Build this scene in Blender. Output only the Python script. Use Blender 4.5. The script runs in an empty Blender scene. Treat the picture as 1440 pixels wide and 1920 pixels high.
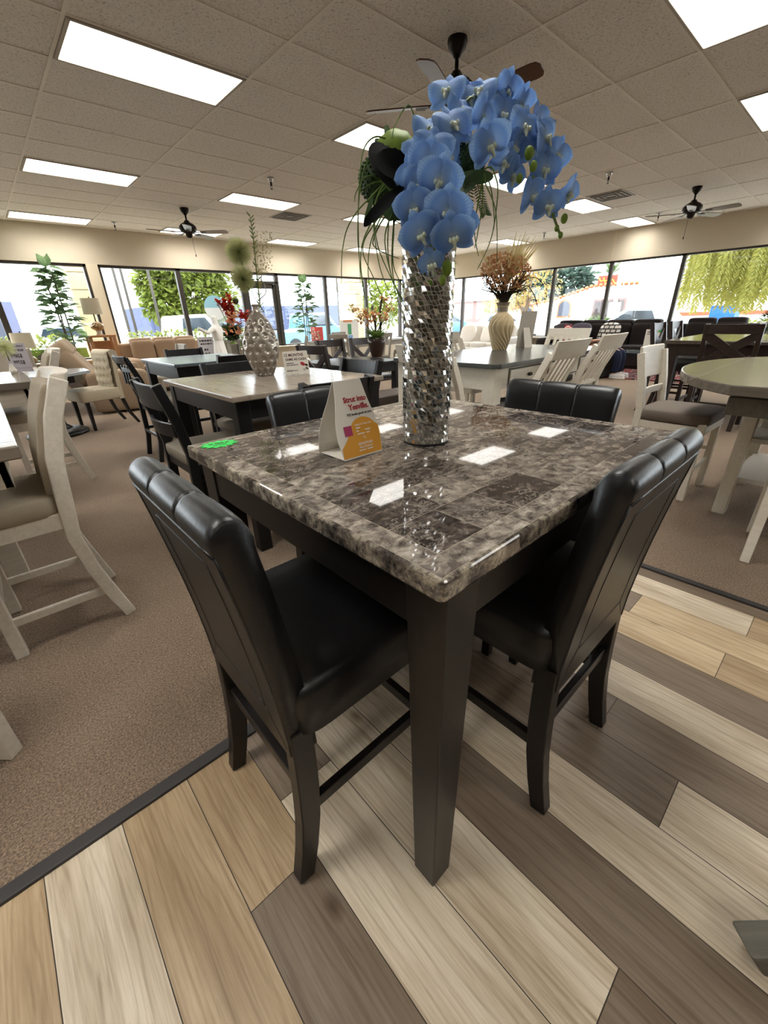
import bpy, math, random
from mathutils import Vector, Matrix
random.seed(7)
PI = math.pi
SC = bpy.context.scene
COL = SC.collection

# ------------------------------------------------------------------ camera
FPX, CAMZ = 768.8, 1.253
def _axes(y, p, ro):
    cy, sy = math.cos(y), math.sin(y)
    fwd = Vector((sy*math.cos(p), cy*math.cos(p), math.sin(p)))
    right = Vector((cy, -sy, 0)); up = right.cross(fwd)
    return (math.cos(ro)*right + math.sin(ro)*up, -math.sin(ro)*right + math.cos(ro)*up, fwd)
CR, CU, CF = _axes(math.radians(41.853), math.radians(-25.325), math.radians(-1.7456))
cam = bpy.data.objects.new('camera', bpy.data.cameras.new('camera')); COL.objects.link(cam)
cam.data.sensor_fit = 'VERTICAL'; cam.data.sensor_height = 24.0; cam.data.lens = FPX/1920*24.0
cam.data.clip_start = 0.02; cam.data.clip_end = 400
cam.matrix_world = Matrix(((CR.x, CU.x, -CF.x, 0), (CR.y, CU.y, -CF.y, 0), (CR.z, CU.z, -CF.z, CAMZ), (0, 0, 0, 1)))
SC.camera = cam
def ray(u, v): return CF + CR*((u-720)/FPX) + CU*((960-v)/FPX)
def at(u, v, z):
    d = ray(u, v); return Vector((0, 0, CAMZ)) + d*((z-CAMZ)/d.z)
def atY(u, v, y):
    d = ray(u, v); return Vector((0, 0, CAMZ)) + d*(y/d.y)
def atX(u, v, x):
    d = ray(u, v); return Vector((0, 0, CAMZ)) + d*(x/d.x)
def atD(u, v, dep): return Vector((0, 0, CAMZ)) + ray(u, v)*dep

# ------------------------------------------------------------------ world, sun, exposure
W = bpy.data.worlds.new('sky'); SC.world = W; W.use_nodes = True
bg = W.node_tree.nodes['Background']; bg.inputs[0].default_value = (0.90, 0.95, 1.0, 1); bg.inputs[1].default_value = 10.0
sl = bpy.data.lights.new('sun', 'SUN'); sl.energy = 5.0; sl.angle = math.radians(1.0); sl.color = (1, 0.95, 0.86)
sun = bpy.data.objects.new('sun', sl); COL.objects.link(sun)
sun.rotation_euler = Vector((-0.25, -0.62, -0.9)).to_track_quat('-Z', 'Y').to_euler()
vs = SC.view_settings; SC.display_settings.display_device = 'sRGB'
vs.view_transform = 'Standard'; vs.look = 'None'; vs.exposure = 0.0; vs.gamma = 1.0; vs.use_curve_mapping = False
LAMP = 28.0
SC.cycles.max_bounces = 7; SC.cycles.diffuse_bounces = 4; SC.cycles.glossy_bounces = 4
SC.cycles.transparent_max_bounces = 10; SC.cycles.transmission_bounces = 4
SC.cycles.use_denoising = True; SC.cycles.sample_clamp_indirect = 6.0; SC.cycles.caustics_reflective = False; SC.cycles.caustics_refractive = False

# ------------------------------------------------------------------ materials
def lin(c):
    if isinstance(c, str): c = tuple(int(c[i:i+2], 16)/255 for i in (0, 2, 4))
    return tuple((x/12.92 if x <= .04045 else ((x+.055)/1.055)**2.4) for x in c) + (1,)
class NT:
    def __init__(s, name):
        s.m = bpy.data.materials.new(name); s.m.use_nodes = True; s.t = s.m.node_tree; s.b = s.t.nodes['Principled BSDF']
    def n(s, typ, **k):
        o = s.t.nodes.new(typ)
        for a, b in k.items(): setattr(o, a, b)
        return o
    def l(s, a, b): s.t.links.new(a, b)
    def coord(s, kind='Object', scale=None):
        tc = s.n('ShaderNodeTexCoord'); o = tc.outputs[kind]
        if scale is not None:
            mp = s.n('ShaderNodeMapping'); mp.inputs['Scale'].default_value = scale; s.l(o, mp.inputs['Vector']); o = mp.outputs[0]
        return o
    def noise(s, v, scale, detail=4, rough=.55, dist=0):
        o = s.n('ShaderNodeTexNoise'); s.l(v, o.inputs['Vector']); o.inputs['Scale'].default_value = scale
        o.inputs['Detail'].default_value = detail; o.inputs['Roughness'].default_value = rough; o.inputs['Distortion'].default_value = dist
        return o.outputs['Fac']
    def ramp(s, f, stops):
        o = s.n('ShaderNodeValToRGB'); e = o.color_ramp.elements
        while len(e) < len(stops): e.new(.5)
        for i, (p, c) in enumerate(stops): e[i].position = p; e[i].color = lin(c)
        s.l(f, o.inputs[0]); return o.outputs[0]
    def mix(s, f, a, b, mode='MIX'):
        o = s.n('ShaderNodeMix', data_type='RGBA', blend_type=mode)
        for i, x in ((0, f), (6, a), (7, b)):
            if hasattr(x, 'is_linked'): s.l(x, o.inputs[i])
            else: o.inputs[i].default_value = x if i == 0 else (lin(x) if isinstance(x, str) else x)
        return o.outputs[2]
    def math(s, op, a, b=0.0):
        o = s.n('ShaderNodeMath', operation=op)
        for i, x in enumerate((a, b)):
            if hasattr(x, 'is_linked'): s.l(x, o.inputs[i])
            else: o.inputs[i].default_value = x
        return o.outputs[0]
    def bump(s, h, strength=.3, dist=.01):
        o = s.n('ShaderNodeBump'); o.inputs['Strength'].default_value = strength; o.inputs['Distance'].default_value = dist
        s.l(h, o.inputs['Height']); s.l(o.outputs[0], s.b.inputs['Normal'])
    def base(s, c, rough=.5, metal=0., spec=.5):
        if hasattr(c, 'is_linked'): s.l(c, s.b.inputs['Base Color'])
        else: s.b.inputs['Base Color'].default_value = lin(c) if isinstance(c, str) else c
        s.b.inputs['Roughness'].default_value = rough; s.b.inputs['Metallic'].default_value = metal
        s.b.inputs['Specular IOR Level'].default_value = spec; return s
_MC = {}
def plain(c, rough=.5, metal=0., spec=.5, var=.0, scale=30, bump=0.):
    key = (c, rough, metal, spec, var, scale, bump)
    if key in _MC: return _MC[key]
    t = NT('mat_%s_%d' % (c, len(_MC)))
    v = t.coord('Object')
    f = t.noise(v, scale, 3)
    if var:
        k = lin(c); a = tuple(x*(1-var) for x in k[:3])+(1,); b = tuple(min(1, x*(1+var)) for x in k[:3])+(1,)
        t.base(t.mix(f, a, b), rough, metal, spec)
    else: t.base(c, rough, metal, spec)
    if bump: t.bump(f, bump, .004)
    _MC[key] = t.m; return t.m
def fabric(c, sc=260, var=.16, bump=.25):
    return plain(c, .9, 0, .2, var, sc, bump)
def wood(name, c1, c2, rough=.4, sc=(2, 22, 22), spec=.4):
    t = NT(name); v = t.coord('Object', sc); f = t.noise(v, 2.2, 6, .6, .6)
    t.base(t.ramp(f, [(.3, c1), (.7, c2)]), rough, 0, spec); t.bump(f, .06, .002); return t.m
def emit(name, c, s):
    t = NT(name); t.b.inputs['Base Color'].default_value = lin(c); t.b.inputs['Emission Color'].default_value = lin(c); t.b.inputs['Emission Strength'].default_value = s; return t.m
M = {}
t = NT('black_leather'); v = t.coord('Object'); f = t.noise(v, 160, 3); f2 = t.noise(v, 9, 3)
t.base('101012', .36, 0, .45); t.bump(t.math('ADD', f, t.math('MULTIPLY', f2, 1.6)), .10, .004); M['leather'] = t.m
M['espresso'] = wood('espresso_wood', '100d0c', '1a1614', .36)
M['espresso2'] = wood('dark_brown_wood', '221815', '33251f', .42)
M['blackwood'] = wood('black_wood', '0d0d0e', '18181a', .38)
M['cream'] = wood('cream_painted_wood', 'dcd5c5', 'e9e3d4', .5)
M['white_wash'] = wood('whitewashed_wood', 'cdc5b6', 'ddd6c8', .55)
M['greytop'] = wood('grey_brown_tabletop', '6f675c', '8b8276', .22, (1.2, 26, 10), .5)
M['charcoaltop'] = wood('charcoal_tabletop', '3f4242', '565857', .22, (20, 1.2, 10), .5)
M['beigetop'] = wood('greige_tabletop', '857a6c', 'a1968a', .22, (22, 1.2, 10), .5)
M['bluetop'] = wood('blue_grey_tabletop', '5d6870', '7a858c', .2, (22, 1.2, 10), .5)
M['roundtop'] = wood('taupe_round_top', '5a5349', '6f675c', .2, (26, 1.2, 10), .5)
M['honey'] = wood('honey_wood', 'a9794f', 'c08e62', .45)
M['greywood'] = wood('grey_wood', '57544c', '6d695f', .6)
M['greystain'] = wood('grey_stained_wood', '8a847a', 'a39d92', .5)
M['seatgrey'] = fabric('8d8579'); M['seatdark'] = fabric('46413e'); M['linen'] = fabric('a59a88'); M['tuft'] = fabric('c3b79f')
M['seattaupe'] = fabric('756b62')
M['beigesofa'] = fabric('a48c74', 90); M['recl'] = fabric('96826c', 90); M['darksofa'] = fabric('241e1c', 90); M['whitesofa'] = fabric('d2cbc1', 90)
M['brownleather'] = plain('4a3d36', .45, 0, .5, .15, 60, .08)
M['bronze'] = plain('1c1614', .38, .6, .5)
M['backwall'] = plain('7d7060', .9, 0, .1)
M['wallpaint'] = plain('c8bda9', .85, 0, .2, .03, 12)
M['frame'] = plain('3a342e', .45, .3)
M['creamtrim'] = plain('d0c3ac', .7, 0, .3)
M['paper'] = plain('ddd8cc', .7, 0, .2); M['whitecard'] = plain('e6e1d6', .55, 0, .3)
M['red'] = plain('a3202c', .6); M['ink'] = plain('26242a', .7); M['yellow'] = plain('d8981f', .5); M['green'] = plain('2fc552', .6, 0, .3)
M['chrome'] = plain('c8ccd0', .15, 1.)
M['silver'] = plain('bdb6aa', .24, .85, .5)
M['white'] = plain('ece8e0', .6)
M['steel'] = plain('3b3f42', .3, .8)
t = NT('window_glass'); gl = t.n('ShaderNodeBsdfGlossy'); gl.inputs['Roughness'].default_value = .02
tr = t.n('ShaderNodeBsdfTransparent'); tr.inputs[0].default_value = (.96, .98, .98, 1); mx = t.n('ShaderNodeMixShader'); mx.inputs[0].default_value = .025
t.l(tr.outputs[0], mx.inputs[1]); t.l(gl.outputs[0], mx.inputs[2]); t.l(mx.outputs[0], t.t.nodes['Material Output'].inputs[0]); M['glass'] = t.m
t = NT('mirror_tile'); t.base('e4e6e6', .06, 1.0); M['mirror'] = t.m
t = NT('clear_glass_top'); t.base('b9c6c4', .03, 0, .6); t.b.inputs['Transmission Weight'].default_value = .8; M['glasstop'] = t.m
def leafmat(name, c1, c2, trans=.25, rough=.5):
    t = NT(name); v = t.coord('Object'); f = t.noise(v, 14, 3); t.base(t.ramp(f, [(.3, c1), (.7, c2)]), rough, 0, .3)
    td = t.n('ShaderNodeBsdfTranslucent'); td.inputs[0].default_value = lin(c2); mx = t.n('ShaderNodeMixShader'); mx.inputs[0].default_value = trans
    t.l(t.b.outputs[0], mx.inputs[1]); t.l(td.outputs[0], mx.inputs[2]); t.l(mx.outputs[0], t.t.nodes['Material Output'].inputs[0]); return t.m
M['leaf'] = leafmat('deep_leaf', '23351f', '4a6638'); M['grass'] = leafmat('grass_blade', '3d5b26', '6d8a3c'); M['figleaf'] = leafmat('fig_leaf', '31492f', '7d9a6c', .3)
M['darkleaf'] = plain('060708', .8, 0, .06)
M['limepod'] = leafmat('lime_bud', '5f7a25', '8ba544')
M['treeleaf'] = leafmat('tree_leaf', '46582a', '8a9440', .45); M['willow'] = leafmat('willow_leaf', '5d6426', '908b42', .45); M['redleaf'] = leafmat('autumn_leaf', '84503c', 'a89a5c', .4)
M['bluegreen'] = leafmat('pine_leaf', '2a3d38', '50645a', .4); M['hedge'] = leafmat('hedge_leaf', '42541e', '7c823a', .4); M['palm'] = leafmat('palm_leaf', '2f4028', '586c3e', .4)
M['bark'] = plain('6b5c4d', .9, 0, .2, .25, 20, .3); M['stem'] = plain('5a6b2c', .6); M['twig'] = plain('3b2c20', .8)
# orchid petal: veined blue, paler at the throat
t = NT('blue_orchid_petal'); v = t.coord('Object'); sx = t.n('ShaderNodeSeparateXYZ'); t.l(v, sx.inputs[0])
ang = t.n('ShaderNodeMath', operation='ARCTAN2'); t.l(sx.outputs[1], ang.inputs[0]); t.l(sx.outputs[0], ang.inputs[1])
wv = t.math('SINE', t.math('MULTIPLY', ang.outputs[0], 46.0))
ln = t.n('ShaderNodeVectorMath', operation='LENGTH'); t.l(v, ln.inputs[0])
rad = t.math('MULTIPLY', ln.outputs['Value'], 22.0)
body = t.ramp(rad, [(.0, 'c0cdc6'), (.3, '85a5cd'), (.8, '648cc8'), (1.0, '88acd9')])
vein = t.math('MULTIPLY', t.math('MAXIMUM', wv, 0.0), .35)
t.base(t.mix(vein, body, '4a72b6'), .6, 0, .25); td = t.n('ShaderNodeBsdfTranslucent'); t.l(body, td.inputs[0]); mx = t.n('ShaderNodeMixShader'); mx.inputs[0].default_value = .3
t.l(t.b.outputs[0], mx.inputs[1]); t.l(td.outputs[0], mx.inputs[2]); t.l(mx.outputs[0], t.t.nodes['Material Output'].inputs[0]); M['petal'] = t.m
M['lip'] = plain('b8c3b0', .6)
# marble composite table top: blocks of differing tone, pale joints, veined
t = NT('marble_blocks'); a1 = t.n('ShaderNodeAttribute'); a1.attribute_name = 'tone'; a2 = t.n('ShaderNodeAttribute'); a2.attribute_name = 'shift'
ad_ = t.n('ShaderNodeVectorMath', operation='ADD'); t.l(t.coord('Object', (1, 1.25, 1)), ad_.inputs[0]); t.l(a2.outputs['Vector'], ad_.inputs[1]); v = ad_.outputs[0]
nz = t.n('ShaderNodeTexNoise'); t.l(v, nz.inputs['Vector']); nz.inputs['Scale'].default_value = 30; nz.inputs['Detail'].default_value = 8; nz.inputs['Roughness'].default_value = .66; nz.inputs['Distortion'].default_value = .5
dark = t.ramp(nz.outputs['Fac'], [(.34, '231f1e'), (.48, '3d3734'), (.58, '564e49'), (.68, '8a8178')])
pale = t.ramp(nz.outputs['Fac'], [(.34, '423b37'), (.45, '6e665f'), (.54, '8f877d'), (.66, 'bcb4a8')])
blk = t.mix(a1.outputs['Fac'], dark, pale)
vz = t.n('ShaderNodeTexVoronoi', feature='DISTANCE_TO_EDGE'); vz.inputs['Scale'].default_value = 30
nv = t.n('ShaderNodeMix', data_type='VECTOR'); nv.inputs[0].default_value = .10; t.l(v, nv.inputs[4]); t.l(nz.outputs['Color'], nv.inputs[5]); t.l(nv.outputs[1], vz.inputs['Vector'])
vm = t.math('MULTIPLY', t.math('LESS_THAN', vz.outputs['Distance'], .05), t.math('GREATER_THAN', t.noise(v, 9, 3), .5))
t.base(t.mix(t.math('MULTIPLY', vm, .45), blk, 'aaa196'), .03, 0, .5); M['marble'] = t.m
M['joint_line'] = plain('a39a8c', .05, 0, .5)
t = NT('marble_edge'); v = t.coord('Object'); f = t.noise(v, 34, 7, .75); f3 = t.noise(v, 9, 3)
a = t.ramp(f, [(.36, '2a2624'), (.46, '68605a'), (.54, '99917f'), (.66, 'bdb5a6')]); b = t.ramp(f, [(.4, '2b2725'), (.55, '57504b'), (.7, '8f877c')])
t.base(t.mix(t.ramp(f3, [(.42, '000000'), (.58, 'ffffff')]), a, b), .04, 0, .55); t.b.inputs['Coat Weight'].default_value = .3; M['marble_edge'] = t.m
# carpet
t = NT('brown_carpet'); v = t.coord('Object'); f = t.noise(v, 150, 2, .85); f2 = t.noise(v, 1.3, 3); vo = t.n('ShaderNodeTexVoronoi'); vo.inputs['Scale'].default_value = 130; t.l(v, vo.inputs['Vector'])
c = t.mix(t.ramp(f, [(.40, '000000'), (.60, 'ffffff')]), '46392c', 'a28d76'); c = t.mix(t.math('MULTIPLY', vo.outputs['Distance'], .6), c, '5a4a3e'); c = t.mix(t.math('MULTIPLY', f2, .35), c, 'b3a08e')
t.base(c, .95, 0, .1); t.b.inputs['Sheen Weight'].default_value = .22; t.b.inputs['Sheen Roughness'].default_value = .4; t.b.inputs['Sheen Tint'].default_value = lin('d8c4b2'); t.bump(t.math('SUBTRACT', f, vo.outputs['Distance']), .9, .006); M['carpet'] = t.m
# ceiling tile
t = NT('fissured_ceiling_tile'); v = t.coord('Object'); f = t.noise(v, 62, 5, .75, .8); f2 = t.noise(v, 160, 2)
c = t.ramp(f, [(.36, 'a8a29a'), (.46, 'dcd7d0'), (.62, 'e6e1da')]); t.base(c, .95, 0, .1); t.bump(t.math('ADD', f, f2), .5, .006); M['tile'] = t.m
M['grid'] = plain('dcd6cb', .6)
t = NT('light_diffuser'); ge = t.n('ShaderNodeNewGeometry'); dt = t.n('ShaderNodeVectorMath', operation='DOT_PRODUCT'); t.l(ge.outputs['Incoming'], dt.inputs[0]); t.l(ge.outputs['Normal'], dt.inputs[1])
# prismatic lens: most of its light goes straight down
t.l(t.math('MULTIPLY', t.math('ADD', t.math('MULTIPLY', t.math('POWER', t.math('ABSOLUTE', dt.outputs['Value']), 2.1), .94), .06), LAMP), t.b.inputs['Emission Strength']); t.b.inputs['Emission Color'].default_value = lin('fffcf6'); t.base('fffcf6', .6); M['lens'] = t.m
# planks: tone comes with each board, grain is procedural
t = NT('vinyl_plank'); v = t.coord('Object', (52, 2.0, 1)); at_ = t.n('ShaderNodeAttribute'); at_.attribute_name = 'tone'
off = t.n('ShaderNodeVectorMath', operation='ADD'); t.l(v, off.inputs[0]); a2 = t.n('ShaderNodeAttribute'); a2.attribute_name = 'shift'; t.l(a2.outputs['Vector'], off.inputs[1])
n1 = t.noise(off.outputs[0], 1.1, 7, .62, 1.6); v2 = t.coord('Object', (110, 5, 1)); n2 = t.noise(v2, 1.5, 4)
o3 = t.n('ShaderNodeVectorMath', operation='ADD'); t.l(t.coord('Object', (6, 1.1, 1)), o3.inputs[0]); t.l(a2.outputs['Vector'], o3.inputs[1])
wvt = t.n('ShaderNodeTexWave', wave_type='BANDS', bands_direction='X'); t.l(o3.outputs[0], wvt.inputs['Vector']); wvt.inputs['Scale'].default_value = 1.7; wvt.inputs['Distortion'].default_value = 11; wvt.inputs['Detail'].default_value = 3; wvt.inputs['Detail Scale'].default_value = .7
g = t.ramp(n1, [(.3, 'd2cabf'), (.5, 'ffffff'), (.7, 'ece6de')]); g2 = t.ramp(wvt.outputs['Fac'], [(.0, 'c9c0b4'), (.16, 'ffffff'), (1., 'ffffff')]); g3 = t.ramp(n2, [(.35, 'e4ded6'), (.6, 'ffffff')])
c = t.mix(.8, at_.outputs['Color'], g, 'MULTIPLY'); c = t.mix(.4, c, g2, 'MULTIPLY'); c = t.mix(.6, c, g3, 'MULTIPLY')
o4 = t.n('ShaderNodeVectorMath', operation='ADD'); t.l(t.coord('Object', (1.0, .55, 1)), o4.inputs[0]); t.l(a2.outputs['Vector'], o4.inputs[1])
kv = t.n('ShaderNodeTexVoronoi'); kv.inputs['Scale'].default_value = 4.2; t.l(o4.outputs[0], kv.inputs['Vector']); c = t.mix(1., c, t.ramp(kv.outputs['Distance'], [(.0, '9a8b7a'), (.035, 'b3a797'), (.10, 'ffffff')]), 'MULTIPLY')
o5 = t.n('ShaderNodeVectorMath', operation='ADD'); t.l(t.coord('Object', (7, 1.0, 1)), o5.inputs[0]); t.l(a2.outputs['Vector'], o5.inputs[1]); c = t.mix(.8, c, t.ramp(t.noise(o5.outputs[0], 1.6, 3), [(.32, 'cfc6ba'), (.6, 'ffffff')]), 'MULTIPLY')
t.base(c, .42, 0, .4); t.bump(n2, .08, .002); M['plank'] = t.m
M['joint'] = plain('3a322a', .8)
M['rubber'] = plain('2e2b2a', .6)
M['stucco'] = plain('d8c19a', .9, 0, .2, .08, 25, .3); M['asphalt'] = plain('6f6d6a', .9, 0, .2, .1, 3); M['concrete'] = plain('a8a39a', .9, 0, .2, .06, 2)
M['adobe'] = plain('e9e4d8', .9, 0, .2, .04, 2); M['clay'] = plain('b0704c', .8, 0, .2, .2, 9)
M['pole'] = plain('4a4540', .8)

# ------------------------------------------------------------------ mesh helpers
class MB:
    def __init__(s): s.v = []; s.f = []
    def add(s, vs, fs, mat=None):
        o = len(s.v)
        s.v += [tuple(mat @ Vector(p)) if mat is not None else tuple(p) for p in vs]; s.f += [tuple(i+o for i in f) for f in fs]; return s
    def box(s, c, d, rot=None):
        x, y, z = (k/2 for k in d); m = Matrix.Translation(c)
        if rot is not None: m = m @ (rot if isinstance(rot, Matrix) else Matrix.Rotation(rot, 4, 'Z'))
        return s.add([(-x,-y,-z),(x,-y,-z),(x,y,-z),(-x,y,-z),(-x,-y,z),(x,-y,z),(x,y,z),(-x,y,z)],
                     [(3,2,1,0),(4,5,6,7),(0,1,5,4),(1,2,6,5),(2,3,7,6),(3,0,4,7)], m)
    def hexa(s, b, t):
        return s.add(list(b)+list(t), [(3,2,1,0),(4,5,6,7),(0,1,5,4),(1,2,6,5),(2,3,7,6),(3,0,4,7)])
    def bar(s, p, q, w, h=None, up=(0, 0, 1)):
        h = h or w; p, q = Vector(p), Vector(q); d = (q-p).normalized(); u = Vector(up)
        if abs(d.dot(u)) > .95: u = Vector((0, 1, 0))
        r = d.cross(u).normalized()*(w/2); u = r.cross(d).normalized()*(h/2)
        return s.hexa([p-r-u, p+r-u, p+r+u, p-r+u][::-1], [q-r-u, q+r-u, q+r+u, q-r+u][::-1])
    def sweep(s, pts, ws, axis='X'):
        # rectangular section swept along a path in a plane; ws = (width across axis, thickness in plane)
        n = len(pts); vs = []
        ax = Vector((1, 0, 0)) if axis == 'X' else Vector((0, 1, 0))
        for i, p in enumerate(pts):
            p = Vector(p); d = (Vector(pts[min(i+1, n-1)])-Vector(pts[max(i-1, 0)])).normalized(); nn = ax.cross(d).normalized()
            w, h = ws[i] if isinstance(ws, list) else ws
            vs += [p-ax*w/2-nn*h/2, p+ax*w/2-nn*h/2, p+ax*w/2+nn*h/2, p-ax*w/2+nn*h/2]
        fs = [(3, 2, 1, 0), tuple(4*(n-1)+k for k in range(4))]
        for i in range(n-1):
            for k in range(4): a = 4*i+k; b = 4*i+(k+1) % 4; fs.append((a, b, b+4, a+4))
        return s.add(vs, fs)
    def tube(s, pts, r, seg=8, caps=True):
        n = len(pts); pts = [Vector(p) for p in pts]; vs = []; fs = []; ref = None
        for i, p in enumerate(pts):
            d = (pts[min(i+1, n-1)]-pts[max(i-1, 0)])
            d = d.normalized() if d.length > 1e-9 else Vector((0, 0, 1))
            if ref is None: ref = d.orthogonal().normalized()
            ref = (ref-d*ref.dot(d)); ref = ref.normalized() if ref.length > 1e-6 else d.orthogonal().normalized()
            b = d.cross(ref); rr = r[i] if isinstance(r, (list, tuple)) else r
            vs += [p+(ref*math.cos(2*PI*k/seg)+b*math.sin(2*PI*k/seg))*rr for k in range(seg)]
        for i in range(n-1):
            for k in range(seg): k2 = (k+1) % seg; fs.append((i*seg+k, i*seg+k2, (i+1)*seg+k2, (i+1)*seg+k))
        if caps: fs += [tuple(range(seg))[::-1], tuple((n-1)*seg+k for k in range(seg))]
        return s.add(vs, fs)
    def lathe(s, prof, c=(0, 0, 0), seg=32, caps=True, sx=1, sy=1):
        n = len(prof); vs = []; fs = []
        for r, z in prof: vs += [(c[0]+r*sx*math.cos(2*PI*k/seg), c[1]+r*sy*math.sin(2*PI*k/seg), c[2]+z) for k in range(seg)]
        for i in range(n-1):
            for k in range(seg): k2 = (k+1) % seg; fs.append((i*seg+k, i*seg+k2, (i+1)*seg+k2, (i+1)*seg+k))
        if caps: fs += [tuple(range(seg))[::-1], tuple((n-1)*seg+k for k in range(seg))]
        return s.add(vs, fs)
    def prism(s, poly, z0, z1, mat=None):
        n = len(poly); vs = [(x, y, z0) for x, y in poly]+[(x, y, z1) for x, y in poly]
        return s.add(vs, [tuple(range(n))[::-1], tuple(range(n, 2*n))]+[(i, (i+1) % n, n+(i+1) % n, n+i) for i in range(n)], mat)
    def grid(s, fn, nu, nv, closeu=False):
        vs = [fn(i/(nu if closeu else nu-1), j/(nv-1)) for j in range(nv) for i in range(nu)]; fs = []
        for j in range(nv-1):
            for i in range(nu if closeu else nu-1): i2 = (i+1) % nu; fs.append((j*nu+i, j*nu+i2, (j+1)*nu+i2, (j+1)*nu+i))
        return s.add(vs, fs)
    def blob(s, c, r, seg=14, ring=9, e=1.0, wob=0.):
        # (super)ellipsoid
        r = (r, r, r) if not isinstance(r, (tuple, list)) else r
        sg = lambda x: math.copysign(abs(x)**e, x)
        vs = [(c[0], c[1], c[2]-r[2])]
        for j in range(1, ring):
            a = -PI/2+PI*j/ring
            for k in range(seg):
                b = 2*PI*k/seg; w = 1+random.uniform(-wob, wob)
                vs.append((c[0]+r[0]*w*sg(math.cos(a))*sg(math.cos(b)), c[1]+r[1]*w*sg(math.cos(a))*sg(math.sin(b)), c[2]+r[2]*w*sg(math.sin(a))))
        vs.append((c[0], c[1], c[2]+r[2])); fs = [(0, 1+(k+1) % seg, 1+k) for k in range(seg)]
        for j in range(ring-2):
            for k in range(seg): k2 = (k+1) % seg; fs.append((1+j*seg+k, 1+j*seg+k2, 1+(j+1)*seg+k2, 1+(j+1)*seg+k))
        b = 1+(ring-2)*seg; fs += [(b+k, b+(k+1) % seg, len(vs)-1) for k in range(seg)]
        return s.add(vs, fs)
    def cushion(s, c, d, e=.35, seg=24, ring=14): return s.blob(c, (d[0]/2, d[1]/2, d[2]/2), seg, ring, e)
    def leafq(s, p, d, n, L, w, droop=.15):
        # a pointed leaf with a fold: 6 quads
        p, d, n = Vector(p), Vector(d).normalized(), Vector(n); sd = d.cross(n)
        sd = sd.normalized() if sd.length > 1e-6 else d.orthogonal().normalized(); n = sd.cross(d)
        vs = []
        for q, ww in ((0, .08), (.3, .85), (.65, .9), (1., .05)):
            c = p+d*L*q-n*droop*L*q*q
            vs += [c-sd*w*ww/2+n*w*.12*ww, c, c+sd*w*ww/2+n*w*.12*ww]
        return s.add(vs, [(3*i+k, 3*i+k+1, 3*i+k+4, 3*i+k+3) for i in range(3) for k in range(2)])
def link(name, mesh, mat, parent=None, mats=None):
    o = bpy.data.objects.new(name, mesh); COL.objects.link(o)
    for m in (mats or [mat]): mesh.materials.append(m)
    if parent is not None: o.parent = parent
    return o
def P(name, mb, mat, parent=None, bevel=0., smooth=False, sub=0, label=None, seg=2):
    me = bpy.data.meshes.new(name); me.from_pydata(mb.v, [], mb.f); me.validate(); me.update()
    if smooth: me.polygons.foreach_set('use_smooth', [True]*len(me.polygons))
    o = link(name, me, mat, parent)
    if bevel:
        b = o.modifiers.new('bevel', 'BEVEL'); b.width = bevel; b.segments = seg; b.limit_method = 'ANGLE'; b.angle_limit = math.radians(50)
    if sub:
        b = o.modifiers.new('sub', 'SUBSURF'); b.levels = sub; b.render_levels = sub
    if label: o['label'] = label
    return o
def tag(o, label, cat, group=None, kind=None):
    o['label'] = label; o['category'] = cat
    if group: o['group'] = group
    if kind: o['kind'] = kind
    return o
def T(name, label, cat, loc=(0, 0, 0), rz=0., group=None):
    o = bpy.data.objects.new(name, None); COL.objects.link(o); o.empty_display_size = .1
    o.location = loc; o.rotation_euler = (0, 0, math.radians(rz)); return tag(o, label, cat, group)
def S(name, mb, mat, **k):
    o = P(name, mb, mat, **k); o['kind'] = 'structure'; return o
def dup(o, parent=None):
    c = o.copy(); COL.objects.link(c)
    if parent is not None: c.parent = parent
    for ch in list(o.children): dup(ch, c)
    return c
_used = set()
def place(root, x, y, rz, label, group=None, z=0.):
    r = root if root.name not in _used and not _used.add(root.name) else dup(root)
    _used.add(r.name); r.location = (x, y, z); r.rotation_euler = (0, 0, math.radians(rz)); r['label'] = label
    if group: r['group'] = group
    return r
def text(name, body, size, mat, parent, loc, rot, align='CENTER', bold=0., space=1., mirror=False):
    cu = bpy.data.curves.new(name, 'FONT'); cu.body = body; cu.size = size; cu.align_x = align; cu.align_y = 'CENTER'; cu.extrude = .0003; cu.offset = bold; cu.space_character = space; cu.resolution_u = 3
    tmp = bpy.data.objects.new(name, cu); COL.objects.link(tmp); bpy.context.view_layer.update()
    me = bpy.data.meshes.new_from_object(tmp.evaluated_get(bpy.context.evaluated_depsgraph_get())); bpy.data.objects.remove(tmp); bpy.data.curves.remove(cu)
    me.materials.clear(); o = link(name, me, mat, parent); o.location = loc; o.rotation_euler = rot
    if mirror: o.scale.x = -1
    return o
def print_lines(mat, parent, rows, fn, seed=1):
    # print too small to read: rows of short strokes, rows = (x0, x1, z, height)
    rs = random.Random(seed); b = MB()
    for x0, x1, z, h in rows:
        x = x0
        while x < x1-h*.4:
            e = min(x1, x+h*rs.uniform(.7, 2.2)); b.add([fn(x, z-h/2), fn(e, z-h/2), fn(e, z+h/2), fn(x, z+h/2)], [(0, 1, 2, 3)]); x = e+h*rs.uniform(.25, .5)
    return P('fine_print', b, mat, parent)
def rrect(w, d, r=.03, n=5, cx=0, cy=0):
    out = []
    for sx, sy, a0 in ((1, 1, 0), (-1, 1, 90), (-1, -1, 180), (1, -1, 270)):
        for i in range(n+1):
            a = math.radians(a0+90*i/n); out.append((cx+sx*(w/2-r)+r*math.cos(a), cy+sy*(d/2-r)+r*math.sin(a)))
    return out
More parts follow.
